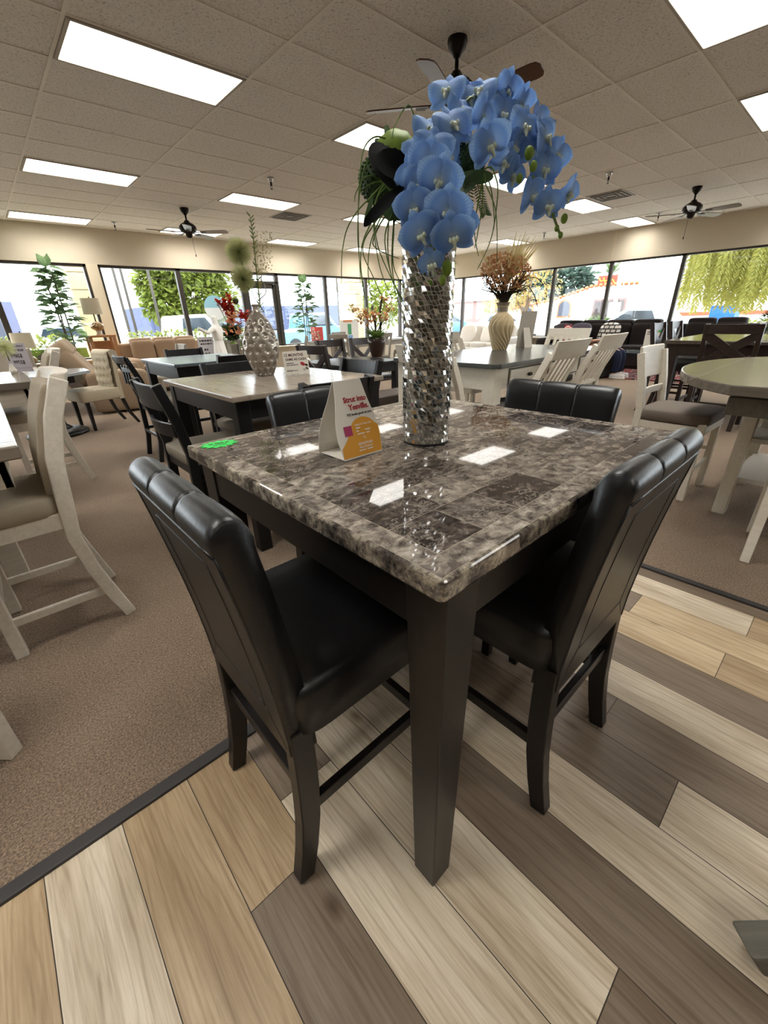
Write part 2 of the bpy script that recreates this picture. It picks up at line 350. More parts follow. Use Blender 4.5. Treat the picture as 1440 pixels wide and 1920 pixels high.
# ------------------------------------------------------------------ the room
WX, WY, H = 12.1, 10.9, 3.0          # right window wall, left window wall, ceiling
X0, Y0 = -8.2, -8.0
GA, GB, GX, GY = 1.0113, 3.9400, 1.2192, .6096   # ceiling grid origin and module
HEAD, SILL = 2.38, .62
# planked floor, board by board
BX = [-.292+.1765*k for k in range(-28, 15)]
WHT, TAN, BRN, GRY, BEI = 'dbcfba', 'b9a384', 'a89277', '867869', 'cfbb9c'
KNOWN = {-1: [(-9, TAN), ], 0: [(-9, WHT)], 1: [(-9, TAN)], 2: [(-9, GRY), (.579, TAN)], 3: [(-9, WHT), (.75, GRY)], 4: [(-9, GRY), (-.04, WHT)], 5: [(-9, GRY), (.5, WHT)],
         6: [(-9, WHT)], 7: [(-9, WHT), (-.01, GRY)], 8: [(-9, GRY), (.224, GRY)], 9: [(-9, WHT)], 10: [(-9, GRY)], 11: [(-9, TAN), (.011, BEI)], 12: [(-9, BEI), (.372, GRY)], 13: [(-9, TAN), (-.026, WHT)], 14: [(-9, GRY)]}
FY1, FX1 = 1.016, 2.262
vs_, fs_, tones, shifts = [], [], [], []
rp = random.Random(3)
for k in range(-44, 14+1):
    xa = -.292+.1765*(k-0); xb = xa+.1765
    xa, xb = (xa, min(xb, FX1))
    if k >= 14: xb = FX1
    cuts = []
    if k in KNOWN:
        lo = [c for c in KNOWN[k]]
        ys = [c[0] for c in lo]; cs = [c[1] for c in lo]
        y = -1.3-rp.random()*.8 if ys[0] == -9 else ys[0]
        segs = [(y, ys[1] if len(ys) > 1 else FY1, cs[0])]
        for i in range(1, len(ys)): segs.append((ys[i], ys[i+1] if i+1 < len(ys) else FY1, cs[i]))
        yy = y
    else: yy = FY1; segs = []
    while yy > Y0:
        L = 1.22 if yy < FY1 else rp.uniform(.5, 1.22); segs.append((max(Y0, yy-L), yy, rp.choice([WHT, TAN, BRN, GRY, GRY, WHT]))); yy -= L
    for (ya, yb, c) in segs:
        g = .0011; o = len(vs_); vs_ += [(xa+g, ya+g, 0), (xb-g, ya+g, 0), (xb-g, yb-g, 0), (xa+g, yb-g, 0)]; fs_.append((o, o+1, o+2, o+3))
        kk = rp.uniform(.93, 1.06); cc = lin(c); tones.append(tuple(min(1, x*kk) for x in cc[:3])+(1,)); shifts.append((rp.uniform(-50, 50), rp.uniform(-50, 50), 0))
me = bpy.data.meshes.new('floor'); me.from_pydata(vs_, [], fs_); me.update()
ta = me.attributes.new('tone', 'FLOAT_COLOR', 'CORNER'); sa = me.attributes.new('shift', 'FLOAT_VECTOR', 'CORNER')
for p in me.polygons:
    for li in p.loop_indices: ta.data[li].color = tones[p.index]; sa.data[li].vector = shifts[p.index]
fl = link('floor', me, M['plank']); fl['kind'] = 'structure'
b = MB().box(((X0+FX1)/2, (Y0+FY1)/2, -.012), (FX1-X0, FY1-Y0, .02)); S('floor_subfloor', b, M['joint'])
b = MB(); b.add([(X0, FY1, 0), (FX1, FY1, 0), (FX1, Y0, 0), (WX, Y0, 0), (WX, WY, 0), (X0, WY, 0)], [(0, 1, 5), (1, 4, 5), (1, 2, 3, 4)]); S('floor_carpet', b, M['carpet'])
# transition strips between plank and carpet
b = MB(); b.bar((X0, FY1+.008, .004), (FX1+.03, FY1+.008, .004), .042, .014); S('trim_1', b, M['rubber'], bevel=.005)
b = MB(); b.bar((FX1+.016, FY1, .004), (FX1+.016, Y0, .004), .036, .014); S('trim_2', b, M['rubber'], bevel=.005)
# ceiling with its T-bar grid
b = MB().box(((X0+WX)/2, (Y0+WY)/2, H+.03), (WX-X0+.4, WY-Y0+.4, .06)); S('ceiling', b, M['tile'])
b = MB(); gx = GA-GX*9
while gx < WX:
    if gx > X0: b.box((gx, (Y0+WY)/2, H-.003), (.024, WY-Y0, .006))
    gx += GX
gy = GB-GY*24
while gy < WY:
    if gy > Y0: b.box(((X0+WX)/2, gy, H-.0025), (WX-X0, .022, .005))
    gy += GY
S('trim_3', b, M['grid'])
# window walls
def wall_y(name, y, xa, xb):
    b = MB(); b.box(((xa+xb)/2, y+.1, (H+HEAD)/2), (xb-xa, .2, H-HEAD)); b.box(((xa+xb)/2, y+.1, SILL/2), (xb-xa, .2, SILL)); return S(name, b, M['wallpaint'])
wall_y('wall_left', WY, X0-.2, WX+.2)
b = MB(); b.box((WX+.1, (Y0+WY)/2, (H+HEAD-.02)/2), (.2, WY-Y0, H-HEAD+.02)); b.box((WX+.1, (Y0+WY)/2, SILL/2), (.2, WY-Y0, SILL)); S('wall_right', b, M['wallpaint'])
b = MB().box((X0-.1, (Y0+WY)/2, H/2), (.2, WY-Y0, H)); S('wall_front', b, M['backwall'])
b = MB().box(((X0+WX)/2, Y0-.1, H/2), (WX-X0+.4, .2, H)); S('wall_back', b, M['backwall'])
b = MB(); b.box((WX-.004, 4.84, (H+HEAD)/2), (.012, .05, H-HEAD)); S('trim_4', b, M['creamtrim'])
nwin = [0]
def window_y(xa, xb, y=WY, z0=SILL, z1=HEAD, w=.05, trans=None):
    nwin[0] += 1; b = MB(); d = .09; yc = y+.07
    b.box((xa+w/2, yc, (z0+z1)/2), (w, d, z1-z0)); b.box((xb-w/2, yc, (z0+z1)/2), (w, d, z1-z0))
    b.box(((xa+xb)/2, yc, z1-w/2), (xb-xa, d, w)); b.box(((xa+xb)/2, yc, z0+w/2), (xb-xa, d, w))
    o = S('window_%d' % nwin[0], b, M['frame'], bevel=.004)
    P('pane', MB().box(((xa+xb)/2, yc, (z0+z1)/2), (xb-xa-2*w+.01, .008, z1-z0-2*w+.01)), M['glass'], o); return o
def window_x(ya, yb, x=WX, z0=SILL, z1=HEAD-.02, w=.04):
    nwin[0] += 1; b = MB(); d = .09; xc = x+.07
    b.box((xc, ya+w/2, (z0+z1)/2), (d, w, z1-z0)); b.box((xc, yb-w/2, (z0+z1)/2), (d, w, z1-z0))
    b.box((xc, (ya+yb)/2, z1-w/2), (d, yb-ya, w)); b.box((xc, (ya+yb)/2, z0+w/2), (d, yb-ya, w))
    o = S('window_%d' % nwin[0], b, M['frame'], bevel=.004)
    P('pane', MB().box((xc, (ya+yb)/2, (z0+z1)/2), (.008, yb-ya-2*w+.01, z1-z0-2*w+.01)), M['glass'], o); return o
for xa, xb in ((-8.1, -5.1), (-5.1, -2.9), (-2.9, -1.2), (-1.2, .5), (.5, 2.05), (2.25, 3.8), (3.8, 5.3), (6.27, 7.82), (7.82, 9.34), (9.34, 10.82), (10.82, 12.0)): window_y(xa, xb)
for ya, yb in ((-7.9, -4.1), (-4.1, -2.6), (-2.6, -1.1), (-1.1, 1.1), (1.1, 3.3), (3.3, 4.84), (4.84, 6.31), (6.31, 7.85), (7.85, 9.38), (9.38, 10.85)): window_x(ya, yb)
b = MB().box((2.15, WY+.07, (SILL+HEAD)/2), (.2, .16, HEAD-SILL)); S('trim_5', b, M['creamtrim'])
# glazed entrance door with a transom
b = MB(); yc = WY+.07
for x in (5.33, 6.24): b.box((x, yc, HEAD/2), (.06, .1, HEAD))
for z in (HEAD-.03, 2.16): b.box((5.785, yc, z), (.97, .1, .06))
for x in (5.41, 6.16): b.box((x, yc, 1.07), (.09, .06, 2.1))
for z in (.08, 2.08): b.box((5.785, yc, z), (.75, .06, .12))
dr = S('door_1', b, M['frame'], bevel=.004)
P('pane', MB().box((5.785, yc, 1.08), (.7, .008, 2.0)), M['glass'], dr); P('transom_pane', MB().box((5.785, yc, 2.27), (.86, .008, .2)), M['glass'], dr)
P('push_bar', MB().bar((5.45, yc-.07, 1.05), (6.12, yc-.07, 1.05), .03), M['steel'], dr)
b = MB().box(((X0+WX)/2, WY-.07, SILL), (WX-X0, .2, .03)); S('trim_6', b, M['creamtrim'], bevel=.004)
b = MB().box((WX-.09, (Y0+WY)/2, SILL), (.22, WY-Y0, .03)); S('trim_7', b, M['creamtrim'], bevel=.004)
# round notice stuck on the window glass
c = atY(404, 577, WY-.0+.06)
st = T('window_decal', 'round notice stuck to the window glass, pale blue above and white below', 'decal', (c.x, WY+.062, c.z))
RD = .27
P('upper_half', MB().add([(RD*math.cos(PI*i/20), 0, RD*math.sin(PI*i/20)) for i in range(21)]+[(RD*math.cos(PI*i/20), .002, RD*math.sin(PI*i/20)) for i in range(21)], [tuple(range(21)), tuple(range(21, 42))[::-1]]), plain('8fbfd0', .6), st)
P('lower_half', MB().add([(RD*math.cos(-PI*i/20), 0, RD*math.sin(-PI*i/20)) for i in range(21)]+[(RD*math.cos(-PI*i/20), .002, RD*math.sin(-PI*i/20)) for i in range(21)], [tuple(range(21))[::-1], tuple(range(21, 42))]), plain('dfe6e6', .6), st)

# ------------------------------------------------------------------ ceiling fixtures
def make_light():
    r = T('ceiling_light', 'x', 'ceiling light')
    b = MB(); w, d = GX-.03, GY-.03
    for y in (-1, 1): b.box((0, y*(d/2-.01), -.006), (w, .02, .016))
    for x in (-1, 1): b.box((x*(w/2-.012), 0, -.006), (.024, d-.04, .016))
    P('frame', b, plain('a79f92', .6), r, bevel=.002); P('diffuser', MB().box((0, 0, -.002), (w-.045, d-.038, .006)), M['lens'], r); return r
LT = make_light()
LBL = {(0, -5): 0, (0, 0): 'recessed light panel at upper left, the largest fully visible one', (0, 5): 'recessed light panel at left, second in the row running towards the lamp', (0, 10): 'recessed light panel against the left window wall, at the left edge',
       (2, -5): 'recessed light panel cut off by the top right corner of the picture', (2, 0): 'recessed light panel partly hidden behind the green leaves of the blue orchids', (2, 5): 'recessed light panel in front of the dark sprinkler, left of the orchids',
       (2, 10): 'recessed light panel right behind the far left ceiling fan', (4, -5): 'recessed light panel cut off by the right edge of the picture', (4, 0): 'recessed light panel just right of the mosaic vase under the blue orchids',
       (4, 5): 'recessed light panel showing between the hanging grass blades left of the vase', (4, 10): 'recessed light panel above the pale pompom flowers by the left wall', (6, 0): 'recessed light panel behind the tip of the orchid spray',
       (6, 5): 'recessed light panel behind the top of the mosaic vase', (6, 10): 'recessed light panel at the left wall just behind the hanging grass', (8, 0): 'recessed light panel touching the right wall, left of the right fan',
       (8, 5): 'recessed light panel at the right wall above the dried flowers', (8, 10): 'recessed light panel in the far corner behind the mosaic vase'}
for i in (-4, -2, 0, 2, 4, 6, 8):
    for j in (-10, -5, 0, 5, 10):
        lb = LBL.get((i, j)) or 'recessed light panel of the ceiling behind the viewer'
        place(LT, GA+GX*(i+.5), GB+GY*(j+.5), 0, lb, 'recessed light panels', H)
def make_fan(bl):
    r = T('ceiling_fan', 'x', 'ceiling fan')
    P('canopy', MB().lathe([(.0, 0), (.068, 0), (.07, -.02), (.06, -.055), (.03, -.085), (.022, -.1)], seg=24), M['bronze'], r, smooth=True)
    P('downrod', MB().lathe([(.014, -.08), (.014, -.2)], seg=12), M['bronze'], r, smooth=True)
    P('motor_housing', MB().lathe([(.0, -.17), (.03, -.17), (.05, -.2), (.1, -.225), (.135, -.26), (.14, -.3), (.11, -.34), (.06, -.36), (.05, -.40), (.035, -.42), (.0, -.425)], seg=32), M['bronze'], r, smooth=True)
    for k in range(5):
        a = 2*PI*k/5; m = Matrix.Rotation(a, 4, 'Z'); tilt = Matrix.Rotation(math.radians(-13), 4, 'X')
        poly = [(.2, -.045), (.3, -.058), (.6, -.068), (.64, -.06), (.66, -.03), (.66, .03), (.64, .06), (.6, .068), (.3, .058), (.2, .045)]
        bb = MB().prism(poly, -.004, .004, m @ Matrix.Translation((0, 0, -.345)) @ tilt)
        o = P('blade', bb, bl, r)
        br_ = MB(); br_.bar(m @ Vector((.09, 0, -.34)), m @ Vector((.25, 0, -.349)), .03, .008); br_.prism([(.22, -.035), (.29, -.02), (.29, .02), (.22, .035)], -.355, -.349, m); P('blade_bracket', br_, M['bronze'], o)
    return r
F1 = make_fan(wood('walnut_blade', '3a2018', '55301f', .35))
place(F1, 3.12, 2.563, -86, 'dark bronze ceiling fan with reddish brown blades directly behind the blue orchids', None, H)
F2 = make_fan(plain('8c8278', .3, 0, .5))
P('pull_chain', MB().tube([(.04, 0, -.42), (.045, 0, -.6), (.05, 0, -.66)], .0025, 5), M['bronze'], F2); P('pull_knob', MB().blob((.05, 0, -.68), (.009, .009, .02), 8, 6), M['bronze'], F2)
place(F2, 3.23, 8.37, -40, 'dark bronze ceiling fan with a pull chain at left, near the left window wall', None, H)
place(F2, 9.19, 2.557, 50, 'dark bronze ceiling fan with a pull chain at right, above the right windows', None, H)
def make_spr():
    r = T('fire_sprinkler', 'x', 'sprinkler')
    P('escutcheon', MB().lathe([(.0, 0), (.045, 0), (.04, -.02), (.022, -.05)], seg=16), M['chrome'], r, smooth=True)
    b = MB().lathe([(.014, -.04), (.012, -.09)], seg=10); b.bar((-.015, 0, -.08), (-.006, 0, -.125), .004); b.bar((.015, 0, -.08), (.006, 0, -.125), .004); b.lathe([(.018, -.125), (.018, -.13)], seg=12); P('sprinkler_head', b, M['bronze'], r); return r
SP = make_spr()
for x, y, l in ((3.587, 6.089, 'ceiling sprinkler head left of the orchids beside the middle light panel'), (7.218, 3.132, 'ceiling sprinkler head at right, just above the round vent grille'), (10.838, 3.581, 'ceiling sprinkler head near the right wall beside the right fan'), (10.851, 6.027, 'ceiling sprinkler head just above the tips of the dried grass'), (5.3, 5.75, 'ceiling sprinkler head behind the hanging grass left of the orchids'), (2.55, 10.1, 'ceiling sprinkler head above the left wall, between two light panels')):
    place(SP, x, y, 0, l, 'ceiling sprinklers', H)
def make_vent(n, lb, x, y):
    r = T('ceiling_vent', lb, 'vent', (x, y, H), 0, 'ceiling vents')
    b = MB().box((0, 0, -.004), (GY-.03, GY-.03, .008)); P('face_plate', b, plain('8d867d', .6), r)
    for i in range(3):
        w = .23-.07*i; b = MB()
        for s in (-1, 1): b.box((s*w, 0, -.014), (.03, 2*w, .014)); b.box((0, s*w, -.014), (2*w, .03, .014))
        P('louvre', b, plain('6e675f', .6), r, bevel=.004)
make_vent(1, 'square ceiling vent grille left of the orchids behind the second light panel', GA+GX*3.25, GB+GY*6.5)
make_vent(2, 'square ceiling vent grille at right between two light panels and a sprinkler', GA+GX*6.2, GB-GY*.5)
# ------------------------------------------------------------------ furniture builders (all face local +Y, origin on the floor)
def make_leather_stool():
    r = T('counter_chair', 'x', 'chair')
    SW, SD, SH = .455, .44, .615
    def st(u, v):
        a = 2*PI*u; e = .22; sg = lambda q: math.copysign(abs(q)**e, q); k = (v*2-1)
        rr = (1-abs(k)**3*.06) if v > .5 else 1
        dome = .016*max(0, 1-(abs(math.cos(a))*.0)) if v == 1 else 0
        return (SW/2*sg(math.cos(a))*rr, .01+SD/2*sg(math.sin(a))*rr, SH-.13+.13*v)
    b = MB(); prof = [(.955, SH-.13), (1., SH-.125), (1.01, SH-.06), (1.0, SH-.03), (.975, SH-.01), (.90, SH+.003), (.6, SH+.012), (.25, SH+.016)]
    n = 48; e = .2; sg = lambda q: math.copysign(abs(q)**e, q); vs = []; fs = []
    for k, z in prof: vs += [(SW/2*k*sg(math.cos(2*PI*i/n)), .012+SD/2*k*sg(math.sin(2*PI*i/n)), z) for i in range(n)]
    for j in range(len(prof)-1):
        for i in range(n): i2 = (i+1) % n; fs.append((j*n+i, j*n+i2, (j+1)*n+i2, (j+1)*n+i))
    fs += [tuple(range(n))[::-1], tuple((len(prof)-1)*n+i for i in range(n))]; b.add(vs, fs); P('seat', b, M['leather'], r, smooth=True)
    # back: a closed section swept across the width, stitched into three channels
    def mid(z): return -.192-.066*min(1, max(0, (z-.44)/.54))**1.5
    TH2 = .031; loop = []
    for z in (.43, .52, .62, .72, .80, .88, .94): loop.append((TH2, z, 1))
    for i in range(11):
        a = math.radians(4+i*17.2); loop.append((.034*math.cos(a)+.001, .962+.042*math.sin(a), 2))
    for z in (.94, .88, .80, .72, .62, .52, .43): loop.append((-TH2, z, 0))
    xs = [-.218, -.2165, -.212, -.2, -.16, -.12]+[-.073+d for d in (-.012, -.006, -.003, 0, .003, .006, .012)]+[-.03, 0, .03]+[.073+d for d in (-.012, -.006, -.003, 0, .003, .006, .012)]+[.12, .16, .2, .212, .2165, .218]
    m = len(loop); vs = []
    for x in xs:
        e = max(0, (abs(x)-.206)/.012); sh = 1-.07*e**2
        seam = math.exp(-((abs(x)-.073)/.0028)**2); pf = math.cos(min(1, abs(((x+.219) % .146)/.073-1))*PI/2)
        for dy, z, k in loop:
            wt = .94+.06*min(1, max(0, (z-.44)/.5)); q = sh*(1+(.06*pf-.11*seam)*(k > 0))
            zz = z if z < .95 else .95+(z-.95)*(1+.06*pf-.09*seam)*(1-.12*e**2)
            vs.append((x*wt, mid(z)+dy*q, zz))
    b = MB(); fs = []; NU = len(xs)
    for i in range(NU-1):
        for q in range(m): q2 = (q+1) % m; fs.append((i*m+q, (i+1)*m+q, (i+1)*m+q2, i*m+q2))
    fs += [tuple(range(m)), tuple((NU-1)*m+q for q in range(m))[::-1]]
    bk = P('backrest', MB().add(vs, fs), M['leather'], r, smooth=True)
    # rear stitched panel and its welt
    def rear(x, z, off=.0): return (x*(.94+.06*min(1, max(0, (z-.44)/.5))), mid(z)-TH2-off, z)
    def runl(mb, x0, z0, x1, z1, r_, off): mb.tube([rear(x0+(x1-x0)*q/8, z0+(z1-z0)*q/8, off) for q in range(9)], r_, 5)
    b = MB(); runl(b, -.135, .90, -.135, .53, .0016, 0); runl(b, .135, .90, .135, .53, .0016, 0); runl(b, -.135, .53, .135, .53, .0016, 0); runl(b, -.135, .9, .135, .9, .0014, 0); runl(b, .135, .53, .2, .45, .0014, 0); runl(b, -.135, .53, -.2, .45, .0014, 0)
    P('seam', b, plain('0b0b0c', .5), bk, smooth=True)
    b = MB(); runl(b, -.214, .95, .214, .95, .0035, .001)
    for s in (-1, 1): runl(b, s*.213, .95, s*.213, .44, .0035, -.001)
    P('piping', b, M['leather'], bk, smooth=True)
    for s in (-1, 1):
        x = s*.192
        P('leg', MB().sweep([(x, -.196, .50), (x, -.197, .40), (x, -.2, .3), (x, -.207, .2), (x, -.222, .1), (x, -.243, .0)], [(.036, .05), (.036, .052), (.036, .052), (.036, .05), (.036, .046), (.036, .042)]), M['espresso'], r, bevel=.003)
    for s in (-1, 1):
        x = s*.192; P('leg', MB().hexa([(x-.016, .185, 0), (x+.016, .185, 0), (x+.016, .217, 0), (x-.016, .217, 0)], [(x-.021, .178, .5), (x+.021, .178, .5), (x+.021, .222, .5), (x-.021, .222, .5)]), M['espresso'], r, bevel=.003)
    for s in (-1, 1): P('stretcher', MB().bar((s*.192, -.205, .23), (s*.192, .2, .23), .02, .034), M['espresso'], r, bevel=.002)
    P('stretcher', MB().bar((-.19, -.203, .30), (.19, -.203, .30), .02, .034), M['espresso'], r, bevel=.002)
    P('footrest', MB().bar((-.19, .2, .19), (.19, .2, .19), .022, .036), M['espresso'], r, bevel=.002)
    return r
def posts(r, mat, top, w=.4, th=.036, dp=.045, yb=-.2, lean=.08, seat=.6, splay=.05):
    for s in (-1, 1):
        x = s*w/2
        P('leg', MB().sweep([(x, yb-splay, 0), (x, yb-.01, seat*.35), (x, yb, seat), (x, yb-lean*.4, seat+(top-seat)*.5), (x, yb-lean, top)], (th, dp)), mat, r, bevel=.004)
    for s in (-1, 1): P('leg', MB().box((s*w/2, .19, (seat-.05)/2), (th, th, seat-.05)), mat, r, bevel=.003)
def stretch(r, mat, w=.4, yb=-.2, zs=(.2, .28), th=.018):
    for s in (-1, 1): P('stretcher', MB().bar((s*w/2, yb-.02, zs[1]), (s*w/2, .19, zs[1]), th, .03), mat, r, bevel=.002)
    P('footrest', MB().bar((-w/2, .19, zs[0]), (w/2, .19, zs[0]), th, .035), mat, r, bevel=.002)
    P('stretcher', MB().bar((-w/2, yb-.02, zs[0]+.06), (w/2, yb-.02, zs[0]+.06), th, .03), mat, r, bevel=.002)
def seatpad(r, mat, frame, w=.46, d=.44, z=.6, th=.075):
    b = MB().box((0, 0, z-th-.025), (w-.03, d-.03, .05)); P('seat_frame', b, frame, r, bevel=.003)
    P('seat', MB().cushion((0, .0, z-th/2), (w, d, th), .3, 32, 12), mat, r, smooth=True)
def curved_rail(x0, x1, y, z0, z1, bow=.03, th=.02, n=9, lean=0.):
    b = MB(); vs = []
    for i in range(n):
        u = i/(n-1); x = x0+(x1-x0)*u; yy = y-bow*math.sin(PI*u)
        vs += [(x, yy-th/2, z0), (x, yy+th/2, z0), (x, yy+th/2-lean, z1), (x, yy-th/2-lean, z1)]
    fs = [(0, 1, 2, 3), tuple(4*(n-1)+k for k in (3, 2, 1, 0))]
    for i in range(n-1):
        for k in range(4): a = 4*i+k; c = 4*i+(k+1) % 4; fs.append((a, a+4, c+4, c))
    return b.add(vs, fs)
def make_panel_stool():      # black ladder stool: broad curved rail, lower rail, grey pad
    r = T('counter_stool', 'x', 'chair'); m = M['blackwood']
    posts(r, m, .98, .41, .036, .05, -.19, .09, .6); stretch(r, m, .41, -.19); seatpad(r, M['seatgrey'], m)
    P('back_rail', curved_rail(-.2, .2, -.262, .845, .975, .02, .02, lean=.02), m, r, bevel=.003); P('back_rail', curved_rail(-.2, .2, -.232, .70, .775, .03, .02, lean=.01), m, r, bevel=.003); return r
def make_scroll_stool():     # black stool with scrolled crest and pierced rails
    r = T('counter_stool', 'x', 'chair'); m = M['blackwood']
    posts(r, m, .99, .42, .034, .045, -.2, .12, .6); stretch(r, m, .42, -.2); seatpad(r, M['seatgrey'], m)
    P('crest_rail', curved_rail(-.23, .23, -.305, .935, 1.005, .03, .022, lean=.02), m, r, bevel=.006)
    for z, y in ((.86, -.28), (.78, -.26), (.70, -.24)): P('back_rail', curved_rail(-.2, .2, y, z, z+.035, .03, .018), m, r, bevel=.003)
    for k in range(3): P('spindle_panel', MB().box((-.1+.1*k, -.30, .83), (.035, .014, .17)), m, r, bevel=.003)
    return r
def make_xback(mat, seatm, top=.98, seat=.46, w=.42, name='x_back_chair', sw=.058):
    r = T(name, 'x', 'chair')
    posts(r, mat, top, w, .042, .05, -.2, .09, seat)
    if seat > .5: stretch(r, mat, w, -.2)
    b = MB().box((0, 0, seat-.05), (w, .4, .05)); P('seat_frame', b, mat, r, bevel=.003); P('seat', MB().cushion((0, 0, seat-.01), (w+.02, .43, .05), .3, 28, 10), seatm, r, smooth=True)
    yb, yt = -.2, -.29
    P('back_rail', curved_rail(-w/2, w/2, yt+.01, top-.10, top-.005, .025, .024, lean=.01), mat, r, bevel=.003)
    za, zb = seat+.06, top-.10
    for s in (-1, 1): P('cross_slat', MB().bar((-s*w/2, yb-.02, za), (s*w/2, yt+.02+.006*s, zb), sw, .024, (0, 1, 0)), mat, r, bevel=.002)
    return r
def make_slat_stool():       # cream stool, broad crest over five slats, dark pad
    r = T('counter_stool', 'x', 'chair'); m = M['cream']
    posts(r, m, 1.0, .43, .04, .05, -.2, .16, .6, .06); stretch(r, m, .43, -.2); seatpad(r, M['seatdark'], m, .48, .46)
    P('crest_rail', curved_rail(-.255, .255, -.372, .955, 1.08, .03, .022, lean=.04), m, r, bevel=.004)
    P('back_rail', curved_rail(-.21, .21, -.225, .66, .70, .02, .02), m, r, bevel=.003)
    for k in range(5):
        x = -.14+.07*k; P('slat', MB().bar((x, -.235, .68), (x, -.385, .98), .034, .014, (0, 1, 0)), m, r, bevel=.002)
    return r
def make_board_stool():      # cream stool with a solid curved panel and one rail
    r = T('counter_stool', 'x', 'chair'); m = M['cream']
    posts(r, m, .98, .42, .042, .05, -.21, .07, .6, .04); stretch(r, m, .42, -.2, (.22, .3)); seatpad(r, M['seattaupe'], m, .48, .46, .615, .085)
    P('back_panel', curved_rail(-.215, .215, -.258, .80, 1.02, .02, .02, lean=.03), m, r, bevel=.01); P('back_rail', curved_rail(-.2, .2, -.228, .685, .735, .015, .02), m, r, bevel=.004); return r
def make_upholstered_stool():   # cream-washed frame, linen seat and padded back, sabre rear legs
    r = T('counter_stool', 'x', 'chair'); m = M['white_wash']
    for s in (-1, 1):
        x = s*.205
        P('leg', MB().sweep([(x, -.248, 0), (x, -.212, .12), (x, -.172, .28), (x, -.148, .45), (x, -.162, .60), (x, -.182, .78), (x, -.225, .94), (x, -.285, 1.08)], [(.04, .045)]+[(.04, .052)]*3+[(.04, .058)]*4), m, r, bevel=.004)
        P('leg', MB().box((x, .165, .27), (.045, .045, .54)), m, r, bevel=.004)
        P('stretcher', MB().bar((x, -.19, .16), (x, .165, .16), .02, .036), m, r, bevel=.003)
        P('seat_rail', MB().bar((x, -.16, .535), (x, .165, .535), .03, .07), m, r, bevel=.003)
    P('footrest', MB().bar((-.2, .165, .22), (.2, .165, .22), .022, .036), m, r, bevel=.003); P('stretcher', MB().bar((-.2, -.175, .24), (.2, -.175, .24), .02, .036), m, r, bevel=.003)
    P('seat_rail', MB().bar((-.2, .17, .535), (.2, .17, .535), .03, .07), m, r, bevel=.003)
    P('seat', MB().cushion((0, .03, .60), (.45, .36, .10), .28, 32, 12), M['linen'], r, smooth=True)
    P('crest_rail', curved_rail(-.217, .217, -.268, 1.045, 1.10, .03, .05, lean=.02), m, r, bevel=.006)
    b = MB()
    def pad(u, v):
        a = 2*PI*u; e = .22; sg = lambda q: math.copysign(abs(q)**e, q); z = .625+.435*v; k = min(1, min(v, 1-v)*45+.78)
        yl = -.163-.02*min(1, max(0, (z-.6)/.18))-.043*min(1, max(0, (z-.78)/.16))-.06*max(0, (z-.94)/.14)
        bow = -.022*(1-min(1, abs(math.cos(a))**.4)); return (.183*sg(math.cos(a)), yl+.028+bow+.030*sg(math.sin(a))*k, z)
    b.grid(pad, 48, 24, True); n = 48; b.f += [tuple(range(n))[::-1], tuple(23*n+k for k in range(n))]
    P('back_pad', b, M['linen'], r, smooth=True); P('back_panel', MB().add([(-.19, -.17, .64), (.19, -.17, .64), (.19, -.19, .8), (-.19, -.19, .8), (-.19, -.235, .94), (.19, -.235, .94), (.19, -.275, 1.04), (-.19, -.275, 1.04)]+[(-.19, -.155, .64), (.19, -.155, .64), (.19, -.175, .8), (-.19, -.175, .8), (-.19, -.22, .94), (.19, -.22, .94), (.19, -.26, 1.04), (-.19, -.26, 1.04)], [(0, 1, 2, 3), (3, 2, 5, 4), (4, 5, 6, 7), (11, 10, 9, 8), (12, 13, 10, 11), (15, 14, 13, 12), (0, 8, 9, 1), (7, 6, 14, 15)]), M['linen'], r); return r
